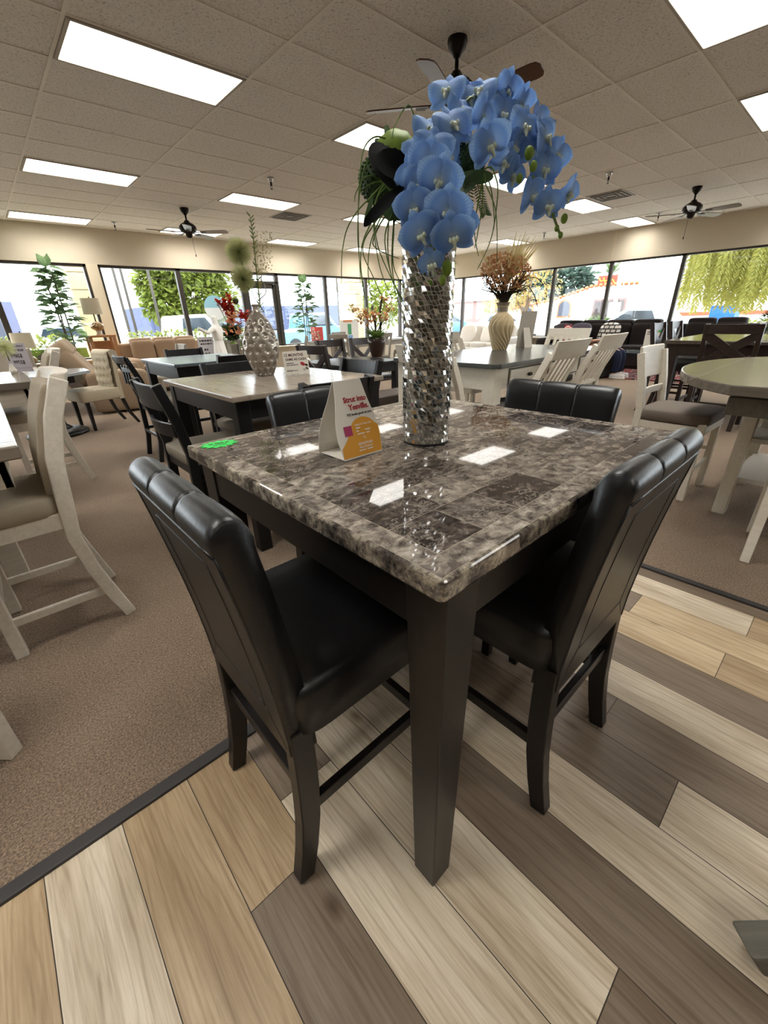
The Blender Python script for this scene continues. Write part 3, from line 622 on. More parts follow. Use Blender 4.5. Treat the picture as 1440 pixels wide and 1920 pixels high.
def make_tufted():
    r = T('dining_chair', 'x', 'chair'); f = M['tuft']
    P('seat', MB().cushion((0, .03, .44), (.50, .50, .15), .18, 32, 12), f, r, smooth=True)
    b = MB(); NU, NV = 41, 41; vs = []
    for j in range(NV):
        v = j/(NV-1)
        for i in range(NU):
            u = -1+2*i/(NU-1); x = u*.23
            z = .40+.60*v; y = -.135-.05*v
            if v > .88: a = (v-.88)/.12*PI*.9; z = .928+.05*math.sin(a); y = -.182-.055*(1-math.cos(a))
            row = v*6.2; col = u*2.2+(.5 if int(row) % 2 else 0); d = math.hypot((row-int(row)-.5), (col-math.floor(col)-.5)*.8)
            y -= .028*math.exp(-(d/.22)**2) if .08 < v < .86 else 0
            vs.append((x, y+.02*(1-abs(u)**6), z))
    fs = [(j*NU+i, j*NU+i+1, (j+1)*NU+i+1, (j+1)*NU+i) for j in range(NV-1) for i in range(NU-1)]
    b.add(vs, fs); P('tufted_back', b, f, r, smooth=True)
    b = MB(); prof = [(-.18, .36), (-.195, .6), (-.215, .86)]+[(-.245+.06*math.cos(math.radians(a)), .925+.055*math.sin(math.radians(a))) for a in (30, 70, 110, 150, 190, 230, 270)]+[(-.26, .8), (-.245, .6), (-.24, .36)]
    n = len(prof); vs = [(-.238, y, z) for y, z in prof]+[(.238, y, z) for y, z in prof]
    b.add(vs, [tuple(range(n)), tuple(range(n, 2*n))[::-1]]+[(i, n+i, n+(i+1) % n, (i+1) % n) for i in range(n)]); P('back_shell', b, f, r)
    for s in (-1, 1):
        P('leg', MB().hexa([(s*.2-.016, .2, 0), (s*.2+.016, .2, 0), (s*.2+.016, .232, 0), (s*.2-.016, .232, 0)], [(s*.2-.024, .19, .38), (s*.2+.024, .19, .38), (s*.2+.024, .24, .38), (s*.2-.024, .24, .38)]), M['espresso'], r, bevel=.002)
        P('leg', MB().sweep([(s*.2, -.36, 0), (s*.2, -.27, .17), (s*.2, -.22, .38)], [(.03, .032), (.034, .038), (.036, .045)]), M['espresso'], r, bevel=.002)
    return r
def make_splat(mat):
    r = T('dining_chair', 'x', 'chair'); posts(r, mat, .95, .4, .036, .045, -.19, .09, .46); b = MB().box((0, 0, .42), (.42, .4, .06)); P('seat_frame', b, mat, r, bevel=.003)
    P('seat', MB().cushion((0, 0, .46), (.45, .43, .06), .3, 28, 10), M['seatgrey'], r, smooth=True)
    P('crest_rail', curved_rail(-.2, .2, -.275, .87, .955, .02, .022, lean=.01), mat, r, bevel=.008)
    P('splat', MB().add([(-.035, -.22, .5), (.035, -.22, .5), (.04, -.25, .72), (.13, -.28, .88), (-.13, -.28, .88), (-.04, -.25, .72), (-.035, -.205, .5), (.035, -.205, .5), (.04, -.235, .72), (.13, -.265, .88), (-.13, -.265, .88), (-.04, -.235, .72)],
        [(0, 1, 2, 3, 4, 5), (11, 10, 9, 8, 7, 6)]+[(i, (i+6), (i+1) % 6+6, (i+1) % 6) for i in range(6)]), mat, r, bevel=.002); return r
def table_rect(name, label, x0, x1, y0, y1, h, topm, legm, th=.035, leg=.08, apron=.10, inset=.05, chamfer=0., rz=0, cat='table', bev=.006, legs=None):
    cx, cy = (x0+x1)/2, (y0+y1)/2; w, d = x1-x0, y1-y0; r = T(name, label, cat, (cx, cy, 0), rz)
    c = chamfer; poly = [(w/2, -d/2+c), (w/2, d/2-c), (w/2-c, d/2), (-w/2+c, d/2), (-w/2, d/2-c), (-w/2, -d/2+c), (-w/2+c, -d/2), (w/2-c, -d/2)] if c else [(w/2, -d/2), (w/2, d/2), (-w/2, d/2), (-w/2, -d/2)]
    P('tabletop', MB().prism(poly, h-th, h), topm, r, bevel=bev)
    a = inset; b = MB(); z = h-th-apron/2
    for s in (-1, 1): b.box((0, s*(d/2-a-.012), z), (w-2*a, .024, apron)); b.box((s*(w/2-a-.012), 0, z), (.024, d-2*a, apron))
    P('apron', b, legm, r, bevel=.002)
    for lx, ly in (legs or ()): P('leg', MB().box((lx-cx, ly-cy, (h-th)/2), (leg, leg, h-th)), legm, r, bevel=.004)
    for sx in (-1, 1):
        for sy in (-1, 1):
            if legs is None: P('leg', MB().box((sx*(w/2-a-leg/2+.006), sy*(d/2-a-leg/2+.006), (h-th)/2), (leg, leg, h-th)), legm, r, bevel=.004)
    return r
def sofa(name, label, x, y, rz, w, mat, seats=3, h=.98, d=.95, arms=True, group=None, recline=0.):
    r = T(name, label, 'sofa', (x, y, 0), rz, group); aw = .22 if arms else .02
    P('base', MB().box((0, 0, .22), (w-.02, d-.06, .3)), mat, r, bevel=.03)
    P('plinth', MB().box((0, 0, .035), (w-.12, d-.14, .07)), M['espresso'], r)
    sw = (w-2*aw)/seats
    for i in range(seats):
        cx = -w/2+aw+sw*(i+.5)
        P('seat_cushion', MB().cushion((cx, .1, .43), (sw-.01, d*.68, .17), .22, 28, 12), mat, r, smooth=True)
        bc = P('back_cushion', MB().cushion((cx, -d/2+.2, .70), (sw-.015, .28, .56), .28, 28, 14), mat, r, smooth=True)
        P('headrest', MB().cushion((cx, -d/2+.16, h-.09), (sw-.03, .25, .22), .35, 28, 12), mat, bc, smooth=True)
    P('back_frame', MB().box((0, -d/2+.08, .5), (w-.04, .13, .85*h)), mat, r, bevel=.04)
    if arms:
        for s in (-1, 1): P('arm', MB().cushion((s*(w/2-aw/2), .02, .36), (aw, d-.06, .60), .22, 24, 14), mat, r, smooth=True)
    return r
# ------------------------------------------------------------------ marble counter table and its four chairs
TX0, TX1, TY0, TY1, TH = .375, 1.49, .30, 1.325, .915
tb = T('counter_table', 'square counter-height table with a glossy grey marble block top and dark legs, nearest the viewer', 'table', ((TX0+TX1)/2, (TY0+TY1)/2, 0))
w, d = TX1-TX0, TY1-TY0
top = P('tabletop', MB().prism(rrect(w, d, .012, 3), TH-.04, TH), M['marble_edge'], tb, bevel=.007, seg=3)
# face of the slab: stone blocks of differing tone, pale joints between them
rb_ = random.Random(11); bl = []; ins = .009; bw = .047
def blk_(x0, x1, y0, y1, t_): bl.append((x0, x1, y0, y1, t_))
xa, xb, ya, yb = -w/2+ins, w/2-ins, -d/2+ins, d/2-ins
x = xa
while x < xb-.01:
    L = rb_.uniform(.16, .34); x1 = min(xb, x+L); x1 = xb if xb-x1 < .08 else x1
    for y0 in (ya, yb-bw): blk_(x, x1, y0, y0+bw, rb_.choice((.15, .75, .9)))
    x = x1
y = ya+bw
while y < yb-bw-.01:
    L = rb_.uniform(.16, .34); y1 = min(yb-bw, y+L); y1 = yb-bw if yb-bw-y1 < .08 else y1
    for x0 in (xa, xb-bw): blk_(x0, x0+bw, y, y1, rb_.choice((.15, .75, .9)))
    y = y1
nr = 8; rh = (yb-ya-2*bw)/nr
for k in range(nr):
    x = xa+bw; first = True
    while x < xb-bw-.005:
        L = rb_.choice((.12, .17, .21, .25)); L = L*.6 if first and k % 2 else L; first = False
        x1 = min(xb-bw, x+L); x1 = xb-bw if xb-bw-x1 < .07 else x1
        blk_(x, x1, ya+bw+rh*k, ya+bw+rh*(k+1), rb_.choice((.0, .1, .2, .35, .5, .7, .85, 1.))); x = x1
vs_, fs_ = [], []
for (x0, x1, y0, y1, t_) in bl:
    g = .0006; o = len(vs_); vs_ += [(x0+g, y0+g, TH+.0004), (x1-g, y0+g, TH+.0004), (x1-g, y1-g, TH+.0004), (x0+g, y1-g, TH+.0004)]; fs_.append((o, o+1, o+2, o+3))
me = bpy.data.meshes.new('stone_blocks'); me.from_pydata(vs_, [], fs_); me.update(); ta = me.attributes.new('tone', 'FLOAT', 'FACE'); sa = me.attributes.new('shift', 'FLOAT_VECTOR', 'FACE')
for i, q in enumerate(bl): ta.data[i].value = q[4]; sa.data[i].vector = (rb_.uniform(-9, 9), rb_.uniform(-9, 9), rb_.uniform(-9, 9))
link('stone_blocks', me, M['marble'], tb)
P('joint_lines', MB().add([(xa, ya, TH+.0002), (xb, ya, TH+.0002), (xb, yb, TH+.0002), (xa, yb, TH+.0002)], [(0, 1, 2, 3)]), M['joint_line'], tb)
b = MB(); z = TH-.04-.055
for s in (-1, 1): b.box((0, s*(d/2-.045), z), (w-.1, .022, .11)); b.box((s*(w/2-.045), 0, z), (.022, d-.1, .11))
P('apron', b, M['espresso'], tb, bevel=.002)
for sx in (-1, 1):
    for sy in (-1, 1):
        cx, cy = sx*(w/2-.030-.043), sy*(d/2-.016-.043); zt = TH-.04; q = []
        for hw, zz in ((.031, 0), (.044, zt)):
            ox, oy = cx+sx*(.044-hw)*.8, cy+sy*(.044-hw)*.8
            q.append([(ox-hw, oy-hw, zz), (ox+hw, oy-hw, zz), (ox+hw, oy+hw, zz), (ox-hw, oy+hw, zz)])
        P('leg', MB().hexa(*q), M['espresso'], tb, bevel=.003)
LS = make_leather_stool(); G1 = 'black leather chairs around the marble table'
place(LS, .437, .75, -90, 'black leather counter chair at the near left side of the marble table, seen from behind', G1)
place(LS, .955, .475, 0, 'black leather counter chair at near right of the marble table, seen side-on', G1)
place(LS, .965, 1.21, 180, 'black leather counter chair beyond the marble table, its back showing left of the tent card', G1)
place(LS, 1.385, .765, 90, 'black leather counter chair across the marble table, far right, showing two back seams', G1)
# tent card
tc = T('tent_card', 'white triangular tent card with red lettering and an orange patch on the marble table', 'sign', (.677, .888, TH))
def card_w(v): return .066*(1+.10*math.sin(PI*min(1, v*1.35))) - .026*max(0, v-.25)**1.3*1.25
def face(sgn, y0, off=0.):
    vs = []; n = 14
    for i in range(n+1):
        v = i/n; y = y0*(1-v)+.002*sgn; z = .002+.192*v; wv = card_w(v)
        vs += [(-wv, y+off*sgn, z), (wv, y+off*sgn, z)]
    return vs, [(2*i, 2*i+1, 2*i+3, 2*i+2) for i in range(n)]
for sgn, y0 in ((-1, -.056), (1, .056)):
    vs, fs = face(sgn, y0); vs2, f2 = face(sgn, y0, .0012); n = len(vs)
    b = MB().add(vs+vs2, fs+[tuple(k+n for k in f)[::-1] for f in f2]+[(0, n, n+1, 1), (n-2, n-1, 2*n-1, 2*n-2)]+[(2*i, 2*i+2, n+2*i+2, n+2*i) for i in range(14)]+[(2*i+1, n+2*i+1, n+2*i+3, 2*i+3) for i in range(14)])
    P('panel', b, M['whitecard'], tc)
P('base_flap', MB().box((0, 0, .003), (.128, .11, .0012)), M['whitecard'], tc)
TIL = math.atan2(.192, .054)
def on_face(x, v, o=.0027): return (x, -.056*(1-v)-.002-o, .002+.192*v)
RX = (TIL, 0, 0)
text('lettering', 'Strut into', .0195, M['red'], tc, on_face(.010, .755), RX, bold=.0006)
text('lettering', 'Yesville.', .0205, M['red'], tc, on_face(.018, .655), RX, bold=.0006)
text('lettering', 'YES looks good on you.', .0088, M['ink'], tc, on_face(.016, .565), RX, bold=.0002)
# orange patch follows the card's outline below and a round top
poly = []
for i in range(10): v = .02+.36*i/9; poly.append((min(card_w(v)-.0015, .2), v))
for i in range(1, 13):
    a = math.radians(20+i*10.5); poly.append((.018+.047*math.cos(a)*1.02, .30+.215*math.sin(a)))
poly += [(-.032, .34), (-.040, .27), (-.052, .21), (-.0645, .155), (-.0655, .02)]
n = len(poly); b = MB().add([on_face(x, v, .0019) for x, v in poly]+[on_face(x, v, .0012) for x, v in poly], [tuple(range(n)), tuple(range(n, 2*n))[::-1]]); P('orange_patch', b, M['yellow'], tc)
text('lettering', 'Apply in 3 easy ways:', .0068, M['white'], tc, on_face(.020, .425), RX)
print_lines(M['white'], tc, [(-.008, .020, .382, .016), (-.008, .0, .342, .016), (.022, .040, .342, .016), (-.006, .036, .302, .014), (-.012, .036, .085, .012)], lambda x, v: on_face(x, v))
text('lettering', 'american', .0135, M['white'], tc, on_face(.014, .175), RX); text('lettering', 'first finance', .0095, M['white'], tc, on_face(.014, .125), RX); 
b = MB(); 
for k in range(3): b.add([on_face(.012+.004*math.cos(a)-.0015, .225+.02*math.sin(a)) for a in (1.2-.5*k, 1.35-.5*k)]+[on_face(.012+.009*math.cos(a)-.0015, .225+.05*math.sin(a)) for a in (1.35-.5*k, 1.2-.5*k)], [(0, 1, 2, 3)])
P('sunburst_mark', b, M['white'], tc)
b = MB(); b.add([on_face(x, v, .0024) for x, v in ((-.047, .30), (-.021, .30), (-.021, .43), (-.047, .43))], [(0, 1, 2, 3)]); P('magenta_square', b, plain('a8315e', .6), tc)
# green starburst price tag lying on the table
sb = T('price_tag', 'green starburst price tag lying at the far left corner of the marble table', 'price tag', (.452, 1.255, TH), -8)
poly = []
for i in range(26):
    a = 2*PI*i/26; k = 1. if i % 2 == 0 else .74; poly.append((.058*k*math.cos(a), .043*k*math.sin(a)))
P('starburst', MB().prism(poly, .001, .002), M['green'], sb)
print_lines(plain('0f5d2c', .7), sb, [(-.03, .03, .006, .014), (-.022, .025, -.014, .008)], lambda x, y: (x, y, .0024))
# mosaic vase
vc = Vector((.905, .812, TH)); VH, VR = .575, .066
vz_ = T('mosaic_vase', 'tall silver mirror mosaic cylinder vase holding the blue orchids', 'vase', vc)
P('body', MB().lathe([(.0, .0), (VR-.004, 0), (VR-.001, .004), (VR, VH), (VR-.006, VH+.002), (VR-.008, VH-.05), (0, VH-.05)], seg=64, caps=False), plain('d2d0c8', .4), vz_, smooth=True)
P('foot_ring', MB().lathe([(0, 0), (VR+.001, 0), (VR+.001, .006), (0, .006)], seg=48, caps=False), plain('1c1c1d', .3), vz_)
rv = random.Random(5); NC, NR = 42, 54; pt = {}
for j in range(NR+1):
    for i in range(NC):
        e = 0 if j in (0, NR) else 1
        pt[i, j] = (2*PI*(i+(.5 if j % 2 else 0)+rv.uniform(-.33, .33))/NC, .007+(VH-.009)*(j+e*rv.uniform(-.33, .33))/NR)
b = MB()
for j in range(NR):
    for i in range(NC):
        if j % 2: q = [pt[i, j], pt[(i+1) % NC, j], pt[(i+1) % NC, j+1], pt[i, j+1]]
        else: q = [pt[i, j], pt[(i+1) % NC, j], pt[i, j+1], pt[(i-1) % NC, j+1]] if rv.random() < .5 else [pt[i, j], pt[(i+1) % NC, j], pt[i, j+1], pt[(i-1) % NC, j+1]]
        a0 = q[0][0]; q = [(a0+((a-a0+PI) % (2*PI)-PI), z) for a, z in q]; ca = sum(a for a, z in q)/4; cz = sum(z for a, z in q)/4
        k = .85; ta, tz = rv.gauss(0, .085), rv.gauss(0, .085); vs = []
        for a, z in q:
            a = ca+(a-ca)*k; z = cz+(z-cz)*k; x = (a-ca)*VR; rr = VR*1.004+.0012+x*ta+(z-cz)*tz
            # a flat facet: chord in its own tangent plane
            vs.append((rr*math.cos(ca)-x*math.sin(ca), rr*math.sin(ca)+x*math.cos(ca), z))
        b.add(vs, [(0, 1, 2, 3)])
P('mosaic_tiles', b, M['mirror'], vz_)

# ------------------------------------------------------------------ blue orchid arrangement (stands in the vase)
oa = T('orchid_arrangement', 'arching blue artificial orchids with grass and green pods in the mosaic vase', 'flowers', (vc.x, vc.y, TH+VH-.06))
OR = Vector((vc.x, vc.y, TH+VH-.06))
def petal(mb, ang, L, wd, tip=.0, cup=.10, z0=0., blunt=.75):
    ca, sa = math.cos(ang), math.sin(ang)
    def fn(u, v):
        s = 2*u-1; t_ = v; wv = wd*(math.sin(PI*min(1, t_**blunt*.97+.03))**.62)*(1 if t_ < .5 else 1)
        x = L*t_; y = s*wv/2; z = z0+tip*t_*t_-cup*wd*s*s*math.sin(PI*t_)+.012*wd*math.sin(9*s+7*t_)
        return (x*ca-y*sa, x*sa+y*ca, z)
    mb.grid(fn, 9, 9)
def flower(R):
    b = MB()
    for a, L, wd in ((90, 1., .74), (215, 1., .66), (325, 1., .66)): petal(b, math.radians(a), R*L, R*wd, -.10*R, .22, -.003)
    for a in (22, 158): petal(b, math.radians(a), R*1.05, R*1.18, .10*R, .16, .002, .85)
    return b
FM = [flower(.053), flower(.049), flower(.044), flower(.031)]
lipb = MB().blob((0, -.006, .006), (.006, .009, .007), 8, 6); 
for s in (-1, 1): lipb.blob((s*.007, -.002, .008), (.004, .006, .006), 6, 5)
lipb.blob((0, -.016, .01), (.004, .007, .003), 6, 5)
FPOS = [(837,173,1.00,1),(897,173,1.02,1),(953,172,1.04,1),(807,247,.97,1),(850,235,.94,0),(905,222,.98,0),(813,278,.91,1),(920,273,.94,0),(943,215,1.03,1),(985,240,1.00,0),(1023,258,1.02,0),(1012,228,1.06,2),(823,340,.88,0),(804,306,.90,1),(838,400,.86,0),(790,440,.88,1),(850,445,.86,1),(777,392,.91,1),(776,330,.93,2),(946,305,1.0,2),(1022,318,1.04,2),(998,368,1.02,2),(1028,386,1.03,2),(1067,362,1.05,2),(808,494,.885,3),(868,262,.99,1),(1045,292,1.06,2),(880,300,1.0,2),(838,298,.95,2),(965,275,1.02,2),(815,425,.90,2),(782,288,.95,1),(868,212,1.0,1),(976,196,1.05,2),(962,330,1.03,2),(790,350,.92,1),(930,188,1.04,2),(1000,285,1.03,1),(860,420,.89,2),(880,185,1.03,2)]
rf = random.Random(21); protos = {}
def orient(n, roll):
    q = n.to_track_quat('Z', 'Y').to_matrix().to_4x4(); return q @ Matrix.Rotation(roll, 4, 'Z')
FL3 = []
for u, v, dep, s in FPOS:
    p = atD(u, v, dep); FL3.append(p); out = (p-OR-Vector((0, 0, .12))).normalized()
    n = (Vector((0, 0, CAMZ))-p).normalized()*1.0+out*.75+Vector((rf.uniform(-.35, .35), rf.uniform(-.35, .35), rf.uniform(-.35, .2)))
    if s not in protos:
        f = P('orchid_flower', FM[s], M['petal'], oa, smooth=True); P('flower_lip', lipb, M['lip'], f, smooth=True); protos[s] = f
    else:
        f = protos[s].copy(); COL.objects.link(f); f.parent = oa
        for ch in protos[s].children: c = ch.copy(); COL.objects.link(c); c.parent = f
    f.matrix_local = Matrix.Translation(p-OR) @ orient(n.normalized(), rf.uniform(-.5, .5))
def L3(l): return [atD(u, v, dd)-OR for u, v, dd in l]
def smooth_path(pts, n=6):
    out = []; m = len(pts)
    for i in range(m-1):
        p0, p1, p2, p3 = pts[max(0, i-1)], pts[i], pts[i+1], pts[min(m-1, i+2)]
        for k in range(n):
            t_ = k/n; out.append(.5*((2*p1)+(p2-p0)*t_+(2*p0-5*p1+4*p2-p3)*t_**2+(3*p1-p0-3*p2+p3)*t_**3))
    return out+[pts[-1]]
base0 = Vector((0, 0, 0))
for path in ([(830,260,.98),(880,185,1.02),(950,190,1.04),(1010,250,1.06),(1000,330,1.05),(1030,375,1.05),(1036,400,1.05),(1050,440,1.05)], [(825,330,.97),(850,235,.99),(840,290,.93),(830,380,.90),(812,480,.91)]):
    P('orchid_stem', MB().tube([base0]+smooth_path(L3(path)), .0032, 7), M['stem'], oa, smooth=True)
for u, v, dd, rr in ((1036,397,1.05,.008),(1058,410,1.05,.0085),(1044,428,1.05,.006),(1051,441,1.05,.006),(992,287,1.0,.011),(1000,312,1.0,.009),(838,503,.9,.012),(830,525,.9,.008),(974,335,1.0,.008)):
    P('orchid_bud', MB().blob(atD(u, v, dd)-OR, (rr, rr, rr*1.35), 10, 8), M['limepod'], oa, smooth=True)
# green pods and dark foliage at the left
P('green_pod', MB().blob(atD(744, 300, 1.02)-OR, (.062, .05, .058), 18, 12, 1., .04), M['limepod'], oa, smooth=True)
def seedball(u, v, dd, r):
    b = MB(); c = atD(u, v, dd)-OR; rs = random.Random(4); b.blob(c, r*.92, 16, 12)
    for i in range(240):
        z = 1-2*(i+.5)/240; a = i*2.39996; s_ = math.sqrt(1-z*z); b.blob(c+Vector((s_*math.cos(a), s_*math.sin(a), z))*r, r*.075, 5, 4)
    return b
P('seed_head', seedball(712, 338, 1.04, .052), M['leaf'], oa, smooth=True); P('seed_head', seedball(876, 308, 1.02, .042), M['leaf'], oa, smooth=True)
def bigleaf(pts, w, mat, name, n=None):
    # a broad folded leaf along a pixel path
    ps = smooth_path(L3(pts), 5); b = MB(); m = len(ps); vs = []
    for i, p in enumerate(ps):
        d = (ps[min(i+1, m-1)]-ps[max(0, i-1)]).normalized(); sd = d.cross(n or -CF).normalized(); k = w*math.sin(PI*(.04+.94*i/(m-1)))**.7
        nn = sd.cross(d); vs += [p-sd*k+nn*k*.25, p, p+sd*k+nn*k*.25]
    b.add(vs, [(3*i+k, 3*i+k+1, 3*i+k+4, 3*i+k+3) for i in range(m-1) for k in range(2)]); return P(name, b, mat, oa, smooth=True)
bigleaf([(778, 350, .98), (745, 335, .96), (716, 290, .96), (722, 272, .97)], .036, M['darkleaf'], 'dark_leaf'); bigleaf([(770, 325, .955), (735, 310, .95), (715, 283, .95)], .034, M['darkleaf'], 'dark_leaf')
bigleaf([(760, 345, .95), (730, 375, .94), (700, 405, .93), (683, 425, .93)], .014, M['darkleaf'], 'dark_leaf')
for pts, w_ in (([(745, 292, 1.0), (730, 262, 1.0), (724, 234, 1.0)], .010), ([(735, 295, 1.0), (715, 275, 1.0), (704, 260, 1.0)], .010), ([(758, 290, 1.0), (752, 262, 1.0), (748, 246, 1.0)], .008), ([(768, 292, 1.), (764, 270, 1.), (768, 255, 1.)], .007), ([(752, 372, .97), (735, 392, .96), (731, 415, .96)], .022), ([(765, 365, .97), (752, 395, .96), (742, 412, .96)], .02), ([(862, 330, .98), (895, 335, .97), (925, 330, .97)], .018), ([(858, 345, .98), (875, 350, .97), (898, 322, .97)], .016), ([(700, 360, 1.), (690, 400, 1.0), (683, 420, 1.)], .006)):
    bigleaf(pts, w_, M['leaf'], 'leaf')
GR = [[(790,300,.98),(770,200,.96),(742,232,.95),(735,260,.95)],[(760,300,.98),(715,257,.97),(684,275,.97),(674,340,.97),(672,430,.97),(676,530,.97)],[(745,320,.98),(695,300,.97),(676,350,.97),(671,450,.97),(683,560,.97)],[(740,345,.98),(690,375,.95),(655,420,.95),(642,470,.95),(640,530,.95)],
      [(745,350,.98),(720,355,.96),(703,385,.96),(708,460,.96),(745,545,.96),(760,570,.96)],[(750,345,.98),(716,352,.95),(700,410,.95),(712,500,.95),(735,560,.95)],[(740,380,.97),(700,440,.95),(690,500,.95),(697,570,.95)],[(735,375,.98),(690,430,.97),(676,490,.97),(690,585,.97)],[(745,400,.98),(738,440,.97),(738,500,.97),(758,540,.97)],
      [(740,395,.98),(728,430,.97),(730,500,.97),(752,585,.97)],[(735,400,.98),(700,450,.97),(712,470,.97),(748,485,.97)],[(730,400,.98),(695,430,.96),(680,470,.96),(700,520,.96),(718,560,.96)],[(748,402,.98),(735,470,.95),(742,540,.95),(775,600,.95)],[(752,390,.98),(722,440,.94),(735,520,.94),(755,560,.94)],[(756,395,.98),(770,430,.97),(752,420,.97),(738,412,.97)],
      [(900,320,.98),(893,400,.96),(890,440,.96),(897,480,.96)],[(895,325,.98),(912,350,.96),(930,400,.96),(932,490,.96)],[(905,320,.98),(930,335,.96),(932,380,.96),(920,450,.96),(895,505,.96)],[(890,330,.98),(905,370,.97),(895,440,.97),(890,465,.97)],[(898,330,.98),(918,345,.97),(926,400,.97),(926,430,.97)],
      [(725,350,1.),(690,330,1.),(668,360,1.),(665,378,1.)],[(730,350,1.),(695,345,1.),(672,365,1.)]]
for g in GR: 
    ps = smooth_path([base0]+L3(g), 6); m = len(ps); P('grass_blade', MB().tube(ps, [.0024*(1-.65*i/(m-1)) for i in range(m)], 5), M['grass'], oa, smooth=True)
for pts in ([(880, 345, .97), (878, 390, .97), (876, 425, .97)], [(895, 345, .97), (903, 380, .97), (910, 402, .97)]):
    ps = smooth_path(L3(pts), 8); b = MB().tube(ps, .0012, 5)
    for i, p in enumerate(ps[1:]):
        d = (ps[min(i+2, len(ps)-1)]-ps[i]).normalized(); sd = d.cross(-CF).normalized()
        for s in (-1, 1): b.leafq(p, sd*s+d*.6, CF, .016, .004)
    P('fern_frond', b, M['leaf'], oa)
# ------------------------------------------------------------------ greige counter table behind (hammered vase, notice)
table_rect('counter_table', 'counter table with greige top and black legs carrying the dimpled vase', .85, 1.88, 2.06, 3.16, .915, M['beigetop'], M['blackwood'], .03, .075, .10, .03)
PS = make_panel_stool(); G2 = 'black rail-back stools around the greige and blue-grey tables'
place(PS, .87, 2.55, -90, 'black rail-back stool with grey pad at the left end of the greige table', G2)
place(PS, 1.28, 2.02, 0, 'black rail-back stool at the near side of the greige table, behind the tent card', G2)
place(PS, 1.38, 3.00, 180, 'black rail-back stool on the far side of the greige table, left of the dimpled vase', G2)
place(PS, 1.78, 2.5, 90, 'black rail-back stool with pale blue light on its rail, right end of greige table', G2)
hv = T('dimpled_vase', 'grey ceramic bottle vase with oval dimples on the greige table', 'vase', (1.405, 2.76, .915))
prof0 = [(.0, 0), (.058, 0), (.062, .008), (.085, .06), (.108, .12), (.118, .17), (.117, .21), (.107, .26), (.088, .31), (.066, .35), (.045, .378), (.028, .395), (.022, .41), (.02, .425), (.026, .434), (.029, .44), (.022, .441)]
def rad_at(z):
    for (r0, z0), (r1, z1) in zip(prof0[1:], prof0[2:]):
        if z0 <= z <= z1 and z1 > z0: return r0+(r1-r0)*(z-z0)/(z1-z0)
    return .058 if z < .01 else .024
NU_, NV_ = 231, 150; vs = []
rows = [.03, .07, .115, .163, .21, .255, .297, .333]
for j in range(NV_):
    z = .441*j/(NV_-1); rr = rad_at(z)
    for i in range(NU_):
        a = 2*PI*i/NU_; dd = 0
        for k, zr in enumerate(rows):
            if abs(z-zr) < .03:
                c = (a/(2*PI)*11+(.5 if k % 2 else 0)) % 1-.5; q = math.hypot(c/.36, (z-zr)/.021)
                if q < 1: dd = max(dd, .013*(1-q**2))
        vs.append(((rr-dd)*math.cos(a), (rr-dd)*math.sin(a), z))
b = MB().add(vs, [(j*NU_+i, j*NU_+(i+1) % NU_, (j+1)*NU_+(i+1) % NU_, (j+1)*NU_+i) for j in range(NV_-1) for i in range(NU_)]+[tuple(range(NU_))[::-1]])
P('body', b, plain('a59d92', .26, .55, .5, .05, 8), hv, smooth=True)
HT = Vector((1.405, 2.76, .915))
pf = T('pompom_flowers', 'two pale green pompom flowers with green stalks in the dimpled vase', 'flowers', (HT.x, HT.y, HT.z+.40)); PO = Vector((HT.x, HT.y, HT.z+.40)); dv = (HT-Vector((0, 0, CAMZ))).dot(CF)
def l5(l, o=PO): return [atD(u, v, dv+dd)-o for u, v, dd in l]
def pompom(c, R, n=900):
    b = MB(); rs = random.Random(9)
    for i in range(n):
        z = 1-2*(i+.5)/n; a = i*2.39996; s_ = math.sqrt(1-z*z); d = Vector((s_*math.cos(a), s_*math.sin(a), z)); k = rs.uniform(.86, 1.05)
        q_ = rs.uniform(0, 2*PI); o_ = d.orthogonal().normalized(); sd = (o_*math.cos(q_)+d.cross(o_)*math.sin(q_))*R*.026; b.add([c+d*R*.12-sd, c+d*R*.12+sd, c+d*R*k+sd*.5, c+d*R*k-sd*.5], [(0, 1, 2, 3)])
    return b
pm = leafmat('pale_pompom', 'a9b07a', 'd5d6a6', .3); FR = dv/FPX
P('flower_heart', MB().blob(l5([(447, 472, 0)])[0], 8*FR, 12, 8), M['limepod'], pf, smooth=True); P('flower_heart', MB().blob(l5([(455, 523, -.02)])[0], 8*FR, 12, 8), M['limepod'], pf, smooth=True); P('pompom', pompom(l5([(447, 472, 0)])[0], 25*FR), pm, pf); P('pompom', pompom(l5([(455, 523, -.02)])[0], 24*FR), pm, pf)
for pts in ([(492,580,0),(470,540,0),(452,490,0)], [(495,585,0),(478,560,-.02),(460,530,-.02)]): P('stem', MB().tube([Vector((0, 0, 0))]+smooth_path(l5(pts)), .003, 6), M['stem'], pf, smooth=True)
b = MB(); sp = smooth_path(l5([(488,575,0),(480,500,0),(474,440,0),(468,402,0)])); b.tube([Vector((0, 0, 0))]+sp, [.006]+[.006-.004*i/len(sp) for i in range(len(sp))], 6); P('green_spike', b, M['stem'], pf, smooth=True)
b = MB(); rs = random.Random(2)
for i in range(60):
    f = rs.random(); p = sp[int(f*(len(sp)-1))]; b.leafq(p, CR*rs.choice((-1, 1))*.6+CU*.9, -CF, rs.uniform(.02, .05), .009)
P('spike_bracts', b, M['grass'], pf)
b = MB(); 
for i in range(110):
    p = l5([(486+rs.uniform(-12, 24)+rs.random()*2, 452+rs.uniform(-20, 60)*(1), rs.uniform(-.05, .05))])[0]; b.blob(p, .0042, 5, 4)
    if i % 3 == 0: b.tube([p, l5([(487, 545, 0)])[0]], .0007, 3, False)
P('baby_breath_spray', b, plain('a29a62', .7), pf)
